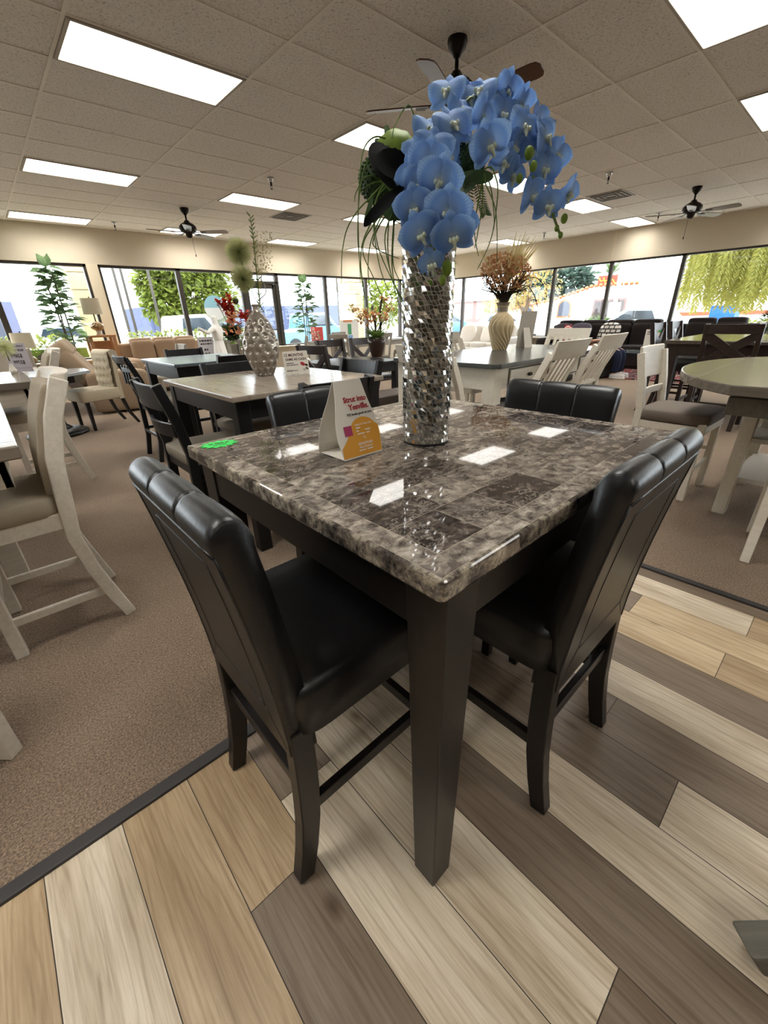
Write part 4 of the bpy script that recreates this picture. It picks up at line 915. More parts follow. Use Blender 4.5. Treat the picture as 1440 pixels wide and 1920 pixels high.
P('curly_twig', MB().tube([Vector((.01, 0, 0))]+smooth_path(l5([(488,560,0),(498,550,0),(496,535,0),(490,525,0),(491,515,0)])), .004, 6), plain('8d8a7c', .7), pf, smooth=True)
# notice with leaf mark
c0, c1 = at(535, 703, .915), at(580, 699, .915); nrm = math.degrees(math.atan2(c1.y-c0.y, c1.x-c0.x)); cm = (c0+c1)/2; cw = (c1-c0).length
cd = T('counter_notice', 'small cream notice card reading 12 MONTHS SAME AS CASH on the greige table', 'sign', (cm.x, cm.y, .915), nrm); k = cw/.158; ch = .135*k
P('card', MB().prism(rrect(cw, ch, .008), -.0015, .0015, Matrix.Translation((0, .0, ch/2)) @ Matrix.Rotation(math.radians(82), 4, 'X')), M['paper'], cd)
P('easel_back', MB().add([(-.03, .004, .08*k), (.03, .004, .08*k), (.03, .06, 0), (-.03, .06, 0)], [(0, 1, 2, 3)]), M['paper'], cd)
R82 = (math.radians(82), 0, 0)
def cf(x, z, o=.0024): return (x*k, -o+(z*k-ch/2)*math.tan(math.radians(8)), z*k)
text('lettering', '12 MONTHS', .023*k, plain('5a2730', .7), cd, cf(-.012, .112), R82, bold=.0007); text('lettering', 'SAME AS CASH', .020*k, plain('4a2a30', .7), cd, cf(0, .087), R82, bold=.0006)
print_lines(M['ink'], cd, [(-.066, -.018, .066, .005), (-.066, .012, .055, .005), (-.066, -.03, .022, .007), (-.026, .004, .022, .004)], cf)
for x, z, r_, m in ((.040, .058, .015, M['red']), (.063, .05, .010, plain('2b2b26', .7)), (.064, .030, .010, plain('54564c', .7)), (.047, .024, .009, plain('a5a79c', .7))):
    P('leaf_mark', MB().add([cf(x+r_*math.cos(2*PI*i/16)*(1.0 if i % 8 else 1.1), z+r_*.75*math.sin(2*PI*i/16)+.3*r_*math.cos(2*PI*i/16)*-1) for i in range(16)], [tuple(range(16))]), m, cd)
# ------------------------------------------------------------------ blue-grey table further back
table_rect('counter_table', 'counter table with blue-grey glossy top and black legs, in front of the beige sofa', 1.28, 2.2, 4.28, 5.4, .915, M['bluetop'], M['blackwood'], .03, .075, .12, .03)
SS = make_scroll_stool()
place(SS, 1.25, 4.66, -90, 'black stool with scrolled crest and pierced rails, left end of the blue-grey table', G2)
place(PS, 1.83, 5.35, 180, 'black rail-back stool beyond the blue-grey table, in front of the beige sofa', G2)
place(PS, 1.80, 4.27, 0, 'black rail-back stool at the near side of the blue-grey table, behind the dimpled vase', G2)
YS = make_splat(M['greystain'])
place(YS, 2.22, 7.75, 90, 'grey Y-splat dining chair in front of the beige sofa', 'grey splat-back dining chairs')
place(YS, 5.0, 8.3, 60, 'grey splat-back dining chair right behind the dimpled vase', 'grey splat-back dining chairs')
# ------------------------------------------------------------------ black dining table with crossed-back chairs and bench
table_rect('dining_table', 'black dining table holding the brown flower pot, left of the mosaic vase', 3.05, 4.0, 4.0, 5.0, .76, M['blackwood'], M['blackwood'], .03, .08, .1, .04)
XB = make_xback(M['espresso2'], M['blackwood'], .99, .46, .44); G3 = 'dark crossed-back dining chairs'
place(XB, 3.78, 5.0, 180, 'dark crossed-back chair directly left of the brown flower pot, full cross showing', G3)
place(XB, 4.38, 5.0, 180, 'dark crossed-back chair partly hidden behind the brown flower pot', G3)
place(XB, 3.13, 4.42, -80, 'dark crossed-back chair right above the cream notice card', G3)
bn = T('bench', 'dark bench with rounded brown leather seat behind the tent card', 'bench', (3.35, 3.4, 0), -3)
P('seat', MB().cushion((0, 0, .45), (1.0, .38, .13), .25, 32, 12), M['brownleather'], bn, smooth=True); P('rail', MB().box((0, 0, .36), (.98, .34, .07)), M['blackwood'], bn, bevel=.003)
for sx in (-1, 1):
    for sy in (-1, 1): P('leg', MB().box((sx*.44, sy*.13, .17), (.075, .06, .34)), M['blackwood'], bn, bevel=.003)
pc = at(707, 669, .76)
fp = T('flower_pot', 'tapered dark brown glazed pot on the black dining table', 'pot', pc)
P('body', MB().lathe([(.0, 0), (.07, 0), (.076, .01), (.102, .09), (.118, .18), (.122, .25), (.114, .25), (.108, .21), (0, .21)], seg=32, caps=False), plain('3d2a22', .3, 0, .5, .15, 20), fp, smooth=True)
pp = T('twig_plant', 'orange and cream blossoms, grass tuft and two brown twigs in the dark brown pot', 'plant', (pc.x, pc.y, pc.z+.2)); PQ = Vector((pc.x, pc.y, pc.z+.2)); dp_ = (PQ-Vector((0, 0, CAMZ))).dot(CF)
def l6(l): return [atD(u, v, dp_+dd)-PQ for u, v, dd in l]
for pts in ([(703,635,0),(704,610,0),(699,590,0),(698,574,0)], [(712,634,0),(714,605,0),(713,580,0),(716,561,0)]): P('twig', MB().tube([Vector((0, 0, 0))]+smooth_path(l6(pts)), [.02]*3+[.016]*40 if 0 else .016, 7), M['twig'], pp, smooth=True)
b = MB(); rs = random.Random(12)
for i in range(110):
    a = rs.uniform(0, 2*PI); d = Vector((math.cos(a), math.sin(a), rs.uniform(.3, 1.5))).normalized(); b.leafq(Vector((0, 0, .02)), d, Vector((0, 0, 1)), rs.uniform(.16, .3), .02, .3)
P('grass_tuft', b, M['grass'], pp)
def blossoms(mb, c, r, n, size, rs):
    for i in range(n):
        p = c+Vector((rs.gauss(0, r), rs.gauss(0, r), rs.gauss(0, r*.8)))
        for k in range(4): mb.leafq(p, Vector((rs.uniform(-1, 1), rs.uniform(-1, 1), rs.uniform(-.3, 1))), Vector((0, 0, 1)), size, size*.7)
b = MB(); b2 = MB(); b3 = MB()
for u, v in ((668,585),(676,600),(685,592),(692,605),(700,598),(720,600),(725,585),(722,565),(705,590)): blossoms(b, l6([(u, v, rs.uniform(-.1, .1))])[0], .04, 12, .045, rs); b3.tube([Vector((0, 0, .05))]+l6([(u, v, 0)]), .004, 4)
for u, v in ((672,592),(690,585),(715,605),(728,575),(660,580)): blossoms(b2, l6([(u, v, rs.uniform(-.1, .1))])[0], .04, 12, .04, rs)
P('orange_blossom', b, leafmat('apricot_petal', 'b06a3a', 'e0a878', .3), pp); P('cream_blossom', b2, leafmat('cream_petal', 'a8a05a', 'e6dcae', .3), pp); P('flower_stalk', b3, M['stem'], pp)

# ------------------------------------------------------------------ cream counter table at right
wt = table_rect('counter_table', 'cream counter table with charcoal top and drawers, carrying the ribbed vase', 2.79, 4.92, 1.80, 2.97, .915, M['charcoaltop'], M['cream'], .035, .11, .17, .06, .05)
for i, x in enumerate((-.52, .12, .72)):
    dr_ = P('drawer', MB().box((x, -.53, .79), (.56, .02, .12)), M['cream'], wt, bevel=.003); P('drawer_frame', MB().box((x, -.523, .79), (.585, .012, .145)), plain('5d574d', .6), dr_)
    for s in (-1, 1): P('knob', MB().blob((x+s*.012, -.553, .795), (.012, .014, .014), 10, 8), M['bronze'], dr_, smooth=True)
P('base_frame', MB().box((0, 0, .08), (1.7, .7, .06)), M['cream'], wt, bevel=.004)
WS = make_slat_stool(); G4 = 'cream slat-back stools around the charcoal-topped table'
place(WS, 3.10, 1.80, 0, 'cream slat-back stool near side of the charcoal table, left one of the pair', G4)
place(WS, 3.98, 1.86, 0, 'cream slat-back stool near side of the charcoal table, right one of the pair', G4)
place(WS, 4.85, 2.45, 90, 'cream slat-back stool at the right end of the charcoal table, only its crest showing', G4)
place(WS, 4.05, 2.95, 180, 'cream slat-back stool on the far side of the charcoal table, left of the ribbed vase', G4)
place(WS, 2.62, 2.03, -90, 'cream stool mostly hidden behind the mosaic vase, left end of the charcoal table', G4)
rc = at(936, 656, .915)
rv_ = T('ribbed_vase', 'cream ceramic vase with swirling ribs on the charcoal-topped table', 'vase', rc)
pr_ = [(.0, 0), (.072, 0), (.078, .01), (.1, .09), (.122, .18), (.130, .23), (.124, .275), (.095, .32), (.062, .345), (.052, .36), (.052, .40), (.062, .43), (.07, .445), (.062, .445)]
def ribr(z):
    for (r0, z0), (r1, z1) in zip(pr_[1:], pr_[2:]):
        if z0 <= z <= z1 and z1 > z0: return r0+(r1-r0)*(z-z0)/(z1-z0)
    return .07
vs = []; NU_, NV_ = 180, 70
for j in range(NV_):
    z = .445*j/(NV_-1); rr = ribr(z); k = min(1, max(0, (.335-z)/.02))*min(1, z/.01)
    for i in range(NU_):
        a = 2*PI*i/NU_; ph = 8*(a+1.5*math.sin(z*7.5)); dd = k*.014*(abs(math.sin(ph))**.7-1); vs.append(((rr+dd)*math.cos(a), (rr+dd)*math.sin(a), z))
P('body', MB().add(vs, [(j*NU_+i, j*NU_+(i+1) % NU_, (j+1)*NU_+(i+1) % NU_, (j+1)*NU_+i) for j in range(NV_-1) for i in range(NU_)]+[tuple(range(NU_))[::-1]]), plain('c3b08a', .5, 0, .4, .05, 9), rv_, smooth=True)
P('neck_glaze', MB().lathe([(.0535, .36), (.0535, .405), (.0635, .432), (.0705, .444)], seg=32, caps=False), plain('8d8072', .3), rv_, smooth=True)
df = T('dried_flowers', 'rust orange dried blossoms with tall straw grass and dark twigs in the ribbed vase', 'flowers', (rc.x, rc.y, rc.z+.42)); DO = Vector((rc.x, rc.y, rc.z+.42)); dd_ = (DO-Vector((0, 0, CAMZ))).dot(CF)
def l7(l): return [atD(u, v, dd_+dd)-DO for u, v, dd in l]
b = MB(); rs = random.Random(31)
for i in range(620):
    a = rs.uniform(0, 2*PI); rr = math.sqrt(rs.random()); p = l7([(948+48*rr*math.cos(a), 510+36*rr*math.sin(a), rs.uniform(-.2, .2))])[0]
    for k in range(4): b.leafq(p, Vector((rs.uniform(-1, 1), rs.uniform(-1, 1), rs.uniform(-.4, 1))), Vector((0, 0, 1)), .032, .017)
P('rust_blossom', b, leafmat('rust_petal', 'a06538', 'd6a878', .25), df)
b = MB()
for i in range(90):
    u = 945+rs.uniform(-45, 45); b.tube([Vector((rs.uniform(-.03, .03), rs.uniform(-.03, .03), 0))]+smooth_path(l7([(944+(u-945)*.4, 550, rs.uniform(-.06, .06)), (u, 520+rs.uniform(-15, 25), rs.uniform(-.15, .15))]), 3), .0035, 4)
for pts in ([(950,545,0),(985,535,.0),(1000,550,0),(1008,575,0)], [(955,540,0),(1000,520,0),(1020,535,0)]): b.tube(smooth_path(l7(pts)), .004, 5)
P('dark_twig', b, plain('352a1c', .8), df)
b = MB(); rs = random.Random(8)
for i in range(26):
    u1 = rs.choice((rs.uniform(955, 1022), rs.uniform(965, 1015), rs.uniform(890, 960))); v1 = 440+abs(u1-960)*.35+rs.uniform(-20, 15) if u1 > 950 else rs.uniform(460, 500)
    p0, p1 = l7([(944, 540, 0), (u1, v1, rs.uniform(-.15, .15))]); d = (p1-p0); b.leafq(p0, d, -CF, d.length, .02, .02)
P('straw_grass', b, leafmat('straw', 'b5a46a', 'd9cc98', .3), df)
b = MB()
for i in range(130):
    p = l7([(945+rs.uniform(-30, 32), 548+rs.uniform(-8, 10), rs.uniform(-.1, .1))])[0]; b.leafq(p, Vector((rs.uniform(-1, 1), rs.uniform(-1, 1), rs.uniform(-.2, 1))), Vector((0, 0, 1)), .05, .012)
P('dark_leaf', b, plain('3d3a20', .8), df)
c0, c1 = at(967, 651, .915), at(992, 650, .915); cm = (c0+c1)/2
eb = T('easel_back_sign', 'grey-white sign holder leaning on its easel, seen from the back beside the ribbed vase', 'sign', (cm.x, cm.y, .915), math.degrees(math.atan2(c1.y-c0.y, c1.x-c0.x)))
m = Matrix.Rotation(math.radians(-70), 4, 'X') @ Matrix.Identity(4)
P('card', MB().add([(-.08, 0, 0), (.10, 0, 0), (.12, -.02, .36), (-.06, -.02, .36), (-.08, -.005, 0), (.10, -.005, 0), (.12, -.025, .36), (-.06, -.025, .36)], [(0, 1, 2, 3), (7, 6, 5, 4), (0, 4, 5, 1), (1, 5, 6, 2), (2, 6, 7, 3), (3, 7, 4, 0)]), plain('b9b3a7', .6), eb)
P('easel_leg', MB().add([(-.02, -.015, .2), (.05, -.015, .2), (.06, -.12, 0), (-.03, -.12, 0), (-.02, -.012, .2), (.05, -.012, .2), (.06, -.116, 0), (-.03, -.116, 0)], [(0, 1, 2, 3), (7, 6, 5, 4), (0, 4, 5, 1), (1, 5, 6, 2), (2, 6, 7, 3), (3, 7, 4, 0)]), plain('c5bfb3', .6), eb)
# ------------------------------------------------------------------ cream board-back stool, taupe round table, another cream stool
BS = make_board_stool(); G5 = 'cream board-back stools by the taupe table'
place(BS, 3.62, .76, 178, 'cream board-back stool with taupe seat standing just behind the right leather chair', G5)
rt = T('counter_table', 'taupe counter table with rounded drop-leaf top on a cream storage base, at the right edge', 'table', (3.49, -.01, 0))
poly = []
for i in range(25):
    a = math.radians(30+i*5); poly.append((1.02*math.cos(a)*1.0, .78*math.sin(a)))
poly = [(.88, -.5)]+poly+[(-.88, -.5)]
P('tabletop', MB().prism(poly, .865, .915), M['roundtop'], rt, bevel=.006)
P('leaf_joint', MB().box((0, .58, .9153), (1.62, .003, .0008)), plain('6b6358', .6), rt)
P('apron', MB().box((0, .05, .80), (1.55, .7, .09)), M['greywood'], rt, bevel=.004)
for x, y in ((-.13, .35), (.6, .35), (-.13, -.35), (.6, -.35)): P('leg', MB().box((x, y, .41), (.085, .07, .82)), M['cream'], rt, bevel=.004)
for z in (.24, .5): P('shelf', MB().box((.235, 0, z), (.72, .68, .03)), M['white'], rt, bevel=.003)
P('cubby', MB().box((.235, .1, .60), (.02, .45, .17)), M['cream'], rt); P('rail', MB().box((.235, .345, .205), (.66, .025, .05)), M['cream'], rt, bevel=.002)
P('back_panel', MB().box((.235, -.33, .52), (.66, .015, .5)), M['cream'], rt)
place(BS, 2.98, -.09, -85, 'cream board-back stool at the right edge, only a front leg and stretcher in view', G5)
# ------------------------------------------------------------------ dark pub table with crossed-back stools
table_rect('pub_table', 'dark brown pub table with heavy square legs behind the taupe round table', 6.12, 7.9, .35, 1.66, .915, wood('pub_top', '4a423c', '5d544c', .14, (2, 24, 10), .6), M['espresso2'], .04, .12, .13, .04)
XP = make_xback(M['espresso2'], M['seatdark'], 1.10, .62, .46, 'x_back_stool', .085); G6 = 'dark crossed-back stools around the pub table'
place(XP, 6.12, .98, -90, 'dark crossed-back stool at the near end of the pub table, its cross largest', G6)
place(XP, 6.62, 1.62, 180, 'dark crossed-back stool on the far side of the pub table, the left one of two', G6)
place(XP, 7.35, 1.62, 180, 'dark crossed-back stool on the far side of the pub table, the right one of two', G6)
place(XP, 6.9, .3, 0, 'dark crossed-back stool on the near side of the pub table, hidden behind the taupe table', G6)
tp = at(1425, 612, .99)
tpt = T('topiary_plant', 'dark green ball topiary in a low pot on the pub table', 'plant', (7.3, .72, .915))
P('pot', MB().lathe([(.0, 0), (.07, 0), (.09, .09), (.08, .09), (.0, .07)], seg=20, caps=False), M['white'], tpt, smooth=True)
b = MB(); rs = random.Random(6)
for c, r_ in ((Vector((-.12, .12, .19)), .13), (Vector((.1, -.08, .2)), .16)):
    for i in range(420):
        d = Vector((rs.gauss(0, 1), rs.gauss(0, 1), rs.gauss(0, 1))).normalized(); b.leafq(c+d*r_*rs.uniform(.75, 1), d+Vector((rs.uniform(-.5, .5), rs.uniform(-.5, .5), .3)), Vector((0, 0, 1)), .05, .022)
P('foliage', b, leafmat('boxwood', '22331a', '4d6a34', .2), tpt)
b = MB().leafq(Vector((.05, -.25, .05)), Vector((.25, -.15, 1)), -CF, .45, .05, .1); P('yellow_leaf', b, M['willow'], tpt)
# grey trestle foot at the bottom right
tf = T('pedestal_table', 'grey wooden table of which only the splayed base foot shows at the lower right edge', 'table', (1.22, -.62, 0), -44)
P('foot', MB().hexa([(-.565, -.03, 0), (-.565, .03, 0), (0, .03, 0), (0, -.03, 0)][::-1], [(-.62, -.03, .085), (-.62, .03, .085), (0, .03, .14), (0, -.03, .14)][::-1]), M['greywood'], tf, bevel=.006)
P('foot', MB().hexa([(.565, -.03, 0), (.565, .03, 0), (0, .03, 0), (0, -.03, 0)], [(.62, -.03, .085), (.62, .03, .085), (0, .03, .14), (0, -.03, .14)]), M['greywood'], tf, bevel=.006)
P('post', MB().box((0, 0, .42), (.14, .14, .6)), M['greywood'], tf, bevel=.006); P('tabletop', MB().lathe([(0, .72), (.3, .72), (.31, .74), (.3, .76), (0, .76)], seg=40, caps=False), M['greystain'], tf)
# ------------------------------------------------------------------ grey-topped cream table and stools at the left edge
table_rect('counter_table', 'cream counter table with grey grained top at the left edge, nearest of the left tables', -1.1, -.005, 1.75, 3.72, .915, M['greytop'], M['white_wash'], .045, .09, .10, .05, legs=((-.22, 2.79), (-.88, 2.79), (-.22, 3.5), (-.88, 3.5)))
US = make_upholstered_stool(); G7 = 'cream stools with linen pads'
place(US, -.10, 2.235, 90, 'cream stool with curved linen-padded back and sabre legs, the large one at the left edge', G7)
place(US, -.592, 1.518, -45, 'cream stool at the lower left edge of which only one leg is in the picture', G7)
table_rect('counter_table', 'second cream counter table at the left edge, carrying the price sheet', -1.1, .215, 3.95, 5.05, .915, M['greytop'], M['white_wash'], .05, .1, .12, .05, legs=((-.2, 4.3), (-.7, 4.3), (-.2, 4.75), (-.7, 4.75)))
place(US, .16, 4.62, 90, 'cream linen stool behind the large left one, seen edge-on at the second cream table', G7)
# price sheet (faces away from the viewer: the figures show through reversed)
pa, pb_ = at(22, 697, .915), at(64, 696, .915); pm_ = (pa+pb_)/2; wS = (pb_-pa).length
sg = T('price_sheet', 'lilac-white price sheet standing on the second cream table, figures reversed', 'sign', (pm_.x, pm_.y, .915), math.degrees(math.atan2(pb_.y-pa.y, pb_.x-pa.x)))
hS = wS*1.1
P('sheet', MB().box((0, 0, hS/2), (wS, .003, hS)), plain('b9b4bd', .6), sg)
text('figures', '$2899', wS*.2, M['ink'], sg, (0, -.0035, hS*.56), (PI/2, 0, 0), mirror=True); text('figures', '$2799', wS*.2, M['ink'], sg, (.02*wS, -.0035, hS*.33), (PI/2, 0, 0), mirror=True)
print_lines(plain('6b6670', .7), sg, [(-wS*.15, wS*.4, hS*.76, hS*.07), (-wS*.05, wS*.42, hS*.9, hS*.05), (-wS*.45, wS*.45, hS*.13, hS*.012)], lambda x, z: (x, -.0035, z))
pq = at(10, 712, .915)
pf2 = T('pompom_flower', 'pale pompom flower in a small vase at the very left edge', 'flowers', (pq.x, pq.y+.5, .915)); c = atY(8, 652, pq.y+.5)-Vector((pq.x, pq.y+.5, .915))
P('pompom', pompom(c, .085, 260), pm, pf2); P('vase', MB().lathe([(.0, 0), (.022, 0), (.026, .03), (.012, .07), (.013, .08)], (c.x, 0, 0), 20, False), M['white'], pf2, smooth=True); P('stem', MB().tube([(c.x, 0, .1), c], .004, 6), M['stem'], pf2)
# black-pedestal table and tufted chair
ot = T('dining_table', 'small table with glossy pale octagonal top on a black pedestal by the tufted chair', 'table', (.42, 6.75, 0))
P('tabletop', MB().prism([(.56*math.cos(PI/8+i*PI/4), .56*math.sin(PI/8+i*PI/4)) for i in range(8)], .725, .76), plain('a9b0b4', .12, 0, .6), ot, bevel=.004)
P('apron', MB().lathe([(.0, .64), (.45, .64), (.46, .725), (0, .725)], seg=8, caps=False), M['espresso'], ot)
P('column', MB().lathe([(.2, .06), (.12, .12), (.09, .3), (.11, .5), (.2, .64)], seg=24), M['espresso'], ot, smooth=True); P('base', MB().lathe([(.0, 0), (.33, 0), (.34, .03), (.3, .055), (.16, .08), (0, .09)], seg=32, caps=False), M['espresso'], ot, smooth=True)
TC = make_tufted(); place(TC, .97, 6.84, 103, 'cream button-tufted dining chair with rolled back and dark legs')
# seating by the left windows
sofa('sofa', 'long beige sofa under the left windows behind the blue-grey table', 2.95, 9.95, 180, 1.75, M['beigesofa'], 3, 1.0)
rl = T('recliner_loveseat', 'brown reclining loveseat tipped back, behind the tufted chair', 'sofa', (1.55, 8.6, 0), -100)
P('base', MB().box((0, .05, .25), (1.5, .8, .42)), M['recl'], rl, bevel=.05); P('plinth', MB().box((0, .05, .03), (1.4, .7, .06)), M['espresso'], rl)
RT = Matrix.Translation((0, -.3, .42)) @ Matrix.Rotation(math.radians(32), 4, 'X')
for s in (-1, 1):
    bb = MB().cushion((0, 0, 0), (.7, .28, .62), .3, 28, 14); bb.v = [tuple(RT @ Vector((x+s*.36, y, z+.32))) for x, y, z in bb.v]; bc = P('back_cushion', bb, M['recl'], rl, smooth=True)
    bb = MB().cushion((0, 0, 0), (.68, .3, .25), .4, 24, 12); bb.v = [tuple(RT @ Vector((x+s*.36, y+.02, z+.58))) for x, y, z in bb.v]; P('headrest', bb, M['recl'], bc, smooth=True)
    P('seat_cushion', MB().cushion((s*.36, .12, .46), (.7, .62, .16), .25, 24, 12), M['recl'], rl, smooth=True); P('arm', MB().cushion((s*.82, .05, .33), (.2, .85, .6), .25, 24, 12), M['recl'], rl, smooth=True)
bb = MB().box((0, 0, 0), (1.66, .13, .78)); bb.v = [tuple(RT @ Vector((x, y-.17, z+.30))) for x, y, z in bb.v]; P('back_shell', bb, plain('5b5048', .6), rl)
sofa('armchair', 'pale recliner with a rounded back behind the second cream table', .15, 9.25, 176, .95, fabric('b9b1a4', 90), 1, 1.08)
sofa('sofa', 'brown sofa at the far left edge below the window', -.95, 10.2, 180, 1.7, M['recl'], 2, .92)
def end_table(name, lb, x, y, h, w, m):
    r = T(name, lb, 'end table', (x, y, 0)); P('tabletop', MB().box((0, 0, h-.02), (w, w*.8, .04)), m, r, bevel=.005)
    for sx in (-1, 1):
        for sy in (-1, 1): P('leg', MB().box((sx*(w/2-.04), sy*(w*.4-.04), (h-.04)/2), (.06, .06, h-.04)), m, r, bevel=.003)
    P('side_panel', MB().box((0, w*.4-.03, h*.55), (w-.1, .02, h*.7)), m, r); P('shelf', MB().box((0, 0, .3), (w-.08, w*.7, .03)), m, r); return r
end_table('end_table', 'tall honey wood end table carrying the lamp between the left windows', 1.84, 10.35, 1.10, .48, M['honey'])
def table_lamp(lb, x, y, z, sh, gap, w, body):
    r = T('table_lamp', lb, 'lamp', (x, y, z), 0, 'table lamps by the left windows')
    P('base', MB().lathe([(.0, 0), (.06, 0), (.06, .02), (.045, .03), (.05, .09)], seg=24), M['creamtrim'], r, smooth=True)
    P('body', MB().blob((0, 0, .16), (.115, .115, .085), 20, 12, 1., .06), body, r, smooth=False)
    P('neck', MB().lathe([(.012, .23), (.012, gap+.1)], seg=10), M['bronze'], r)
    P('lamp_shade', MB().lathe([(w*.5, gap), (w*.46, gap+sh)], seg=36, caps=False, sy=.6), fabric('cdc3ac', 120), r, smooth=True); P('finial', MB().blob((0, 0, gap+sh+.01), (.012, .012, .02), 8, 6), M['bronze'], r); return r
brn = plain('8a6f4a', .4, .3, .5, .6, 40)
table_lamp('table lamp with cream drum shade and mottled ball base on the honey end table', 1.84, 10.35, 1.10, .28, .37, .34, brn)
end_table('end_table', 'low dark end table under the left lamp at the window', .62, 10.4, .56, .5, M['espresso2'])
table_lamp('table lamp with cream shade behind the price sheet at the left edge', .62, 10.4, .56, .26, .37, .34, brn)
def fig_tree(lb, x, y, zt, seed, n=110, spread=.26):
    r = T('fig_tree', lb, 'plant', (x, y, 0), 0, 'artificial fiddle-leaf fig trees'); rs = random.Random(seed)
    P('pot', MB().lathe([(.0, 0), (.13, 0), (.17, .3), (.15, .3), (0, .26)], seg=24, caps=False), M['white'], r, smooth=True)
    tops = []
    for k in range(3):
        a = k*2.1; pts = [Vector((.02*math.cos(a), .02*math.sin(a), .25)), Vector((.06*math.cos(a), .06*math.sin(a), zt*.5)), Vector((.07*math.cos(a+.5), .07*math.sin(a+.5), zt*(.93-.10*k)))]; ps = smooth_path(pts, 6); P('trunk', MB().tube(ps, .012, 7), M['bark'], r, smooth=True); tops.append(ps)
    b = MB(); z0 = zt*.42
    for i in range(n):
        f = rs.random()**.9; z = z0+(zt-.1-z0)*f; a = rs.uniform(0, 2*PI); d = Vector((math.cos(a), math.sin(a), rs.uniform(-.2, .6))).normalized(); rr = spread*(1.05-.85*f)*rs.uniform(.25, 1)*(1 if f > .15 else .6)
        L = rs.uniform(.17, .25); b.leafq(Vector((d.x*rr, d.y*rr, z)), d, Vector((rs.uniform(-.4, .4), rs.uniform(-.4, .4), 1)), L, L*.7, .25)
    for k in range(3): b.leafq((0, 0, zt-.1), Vector((math.cos(k*2.1)*.5, math.sin(k*2.1)*.5, 1)), CF, .22, .15)
    P('foliage', b, M['figleaf'], r); return r
fig_tree('fiddle-leaf fig tree by the left window in front of the stone pillar', 1.30, 10.2, 2.33, 3, 150, .30)
fig_tree('fiddle-leaf fig tree at the window right of the glass door', 6.62, 10.25, 2.22, 5, 130, .30)
# white sculpture, red flowers on a stand, price board on the sofa
sc = T('draped_statue', 'white statue of a draped figure holding one arm out, left of red flowers', 'statue', (3.50, 8.62, .0), 40)
def skin(name, nodes, edges, mat, parent, sub=2):
    me = bpy.data.meshes.new(name); me.from_pydata([n[0] for n in nodes], edges, []); o = link(name, me, mat, parent)
    md = o.modifiers.new('skin', 'SKIN'); 
    for i, n in enumerate(nodes): q = n[1]; me.skin_vertices[0].data[i].radius = q if isinstance(q, tuple) else (q, q)
    me.skin_vertices[0].data[0].use_root = True
    s = o.modifiers.new('sub', 'SUBSURF'); s.levels = sub; s.render_levels = sub
    for p in me.polygons: p.use_smooth = True
    md.use_smooth_shade = True; return o
P('plinth', MB().box((0, 0, .17), (.42, .36, .34)), M['white'], sc, bevel=.01)
b = MB()
def robe(u, v):
    a = 2*PI*u; rr = .21-.10*v**.8+.018*(1-v)*math.sin(11*a+3*v); return (rr*math.cos(a), rr*.8*math.sin(a), .34+.60*v)
b.grid(robe, 66, 14, True); P('robe', b, plain('f2f0ea', .5), sc, smooth=True)
skin('body', [((0, 0, .88), .10), ((0, 0, 1.02), .105), ((0, .0, 1.16), .10), ((0, 0, 1.23), .05), ((0, .01, 1.32), .072), ((0, .015, 1.385), .055), ((-.13, 0, 1.16), .05), ((-.27, .04, 1.08), .038), ((-.42, .08, 1.15), .03), ((-.48, .1, 1.18), .022), ((.13, 0, 1.16), .05), ((.2, .06, 1.0), .038), ((.1, .13, .92), .03)],
     [(0, 1), (1, 2), (2, 3), (3, 4), (4, 5), (2, 6), (6, 7), (7, 8), (8, 9), (2, 10), (10, 11), (11, 12)], plain('f2f0ea', .4), sc)
ra = atY(437, 637, 9.0)
stn = end_table('plant_stand', 'brown wooden stand under the red flower arrangement, left of the dimpled vase', ra.x, 9.0, ra.z, .4, M['greystain'])
rd = T('red_flower_arrangement', 'red gladiolus and green foliage arrangement left of the dimpled vase', 'flowers', (ra.x, 9.0, ra.z)); RO = Vector((ra.x, 9.0, ra.z))
P('pot', MB().lathe([(.0, 0), (.10, 0), (.13, .05), (.13, .09), (.11, .09), (0, .07)], seg=24, caps=False), plain('5d564a', .6), rd, smooth=True)
rs = random.Random(14); dR = (RO-Vector((0, 0, CAMZ))).dot(CF)
def l8(u, v, d=0): return atD(u, v, dR+d)-RO
b = MB(); b2 = MB(); b3 = MB()
for (u0, v0, u1, v1, n) in ((445, 630, 418, 560, 34), (445, 620, 427, 550, 26), (440, 600, 405, 563, 16)):
    for i in range(n):
        f = .35+.6*i/n; p = l8(u0+(u1-u0)*f, v0+(v1-v0)*f, rs.uniform(-.1, .1))
        for k in range(4): b.leafq(p, Vector((rs.uniform(-1, 1), rs.uniform(-1, 1), rs.uniform(-.2, 1))), Vector((0, 0, 1)), .10, .07)
    b3.tube([Vector((0, 0, .15)), l8(u1, v1)], .008, 5)
for i in range(40):
    p = l8(460+rs.uniform(-8, 6), 597+rs.uniform(-12, 8), rs.uniform(-.1, .1)); b.leafq(p, Vector((rs.uniform(-1, 1), rs.uniform(-1, 1), rs.uniform(-.2, 1))), Vector((0, 0, 1)), .12, .08)
for i in range(80):
    p = l8(434+rs.uniform(-10, 18), 605+rs.uniform(-16, 24), rs.uniform(-.42, -.15)); b2.leafq(p, Vector((rs.uniform(-1, 1), rs.uniform(-1, 1), rs.uniform(-.2, 1))), Vector((0, 0, 1)), .11, .06)
P('red_blossom', b, leafmat('gladiolus', '8f1c16', 'c43a26', .25), rd); P('peach_blossom', b2, leafmat('peach_lily', 'b8663e', 'd9a07a', .3), rd); P('flower_stalk', b3, M['stem'], rd)
b = MB()
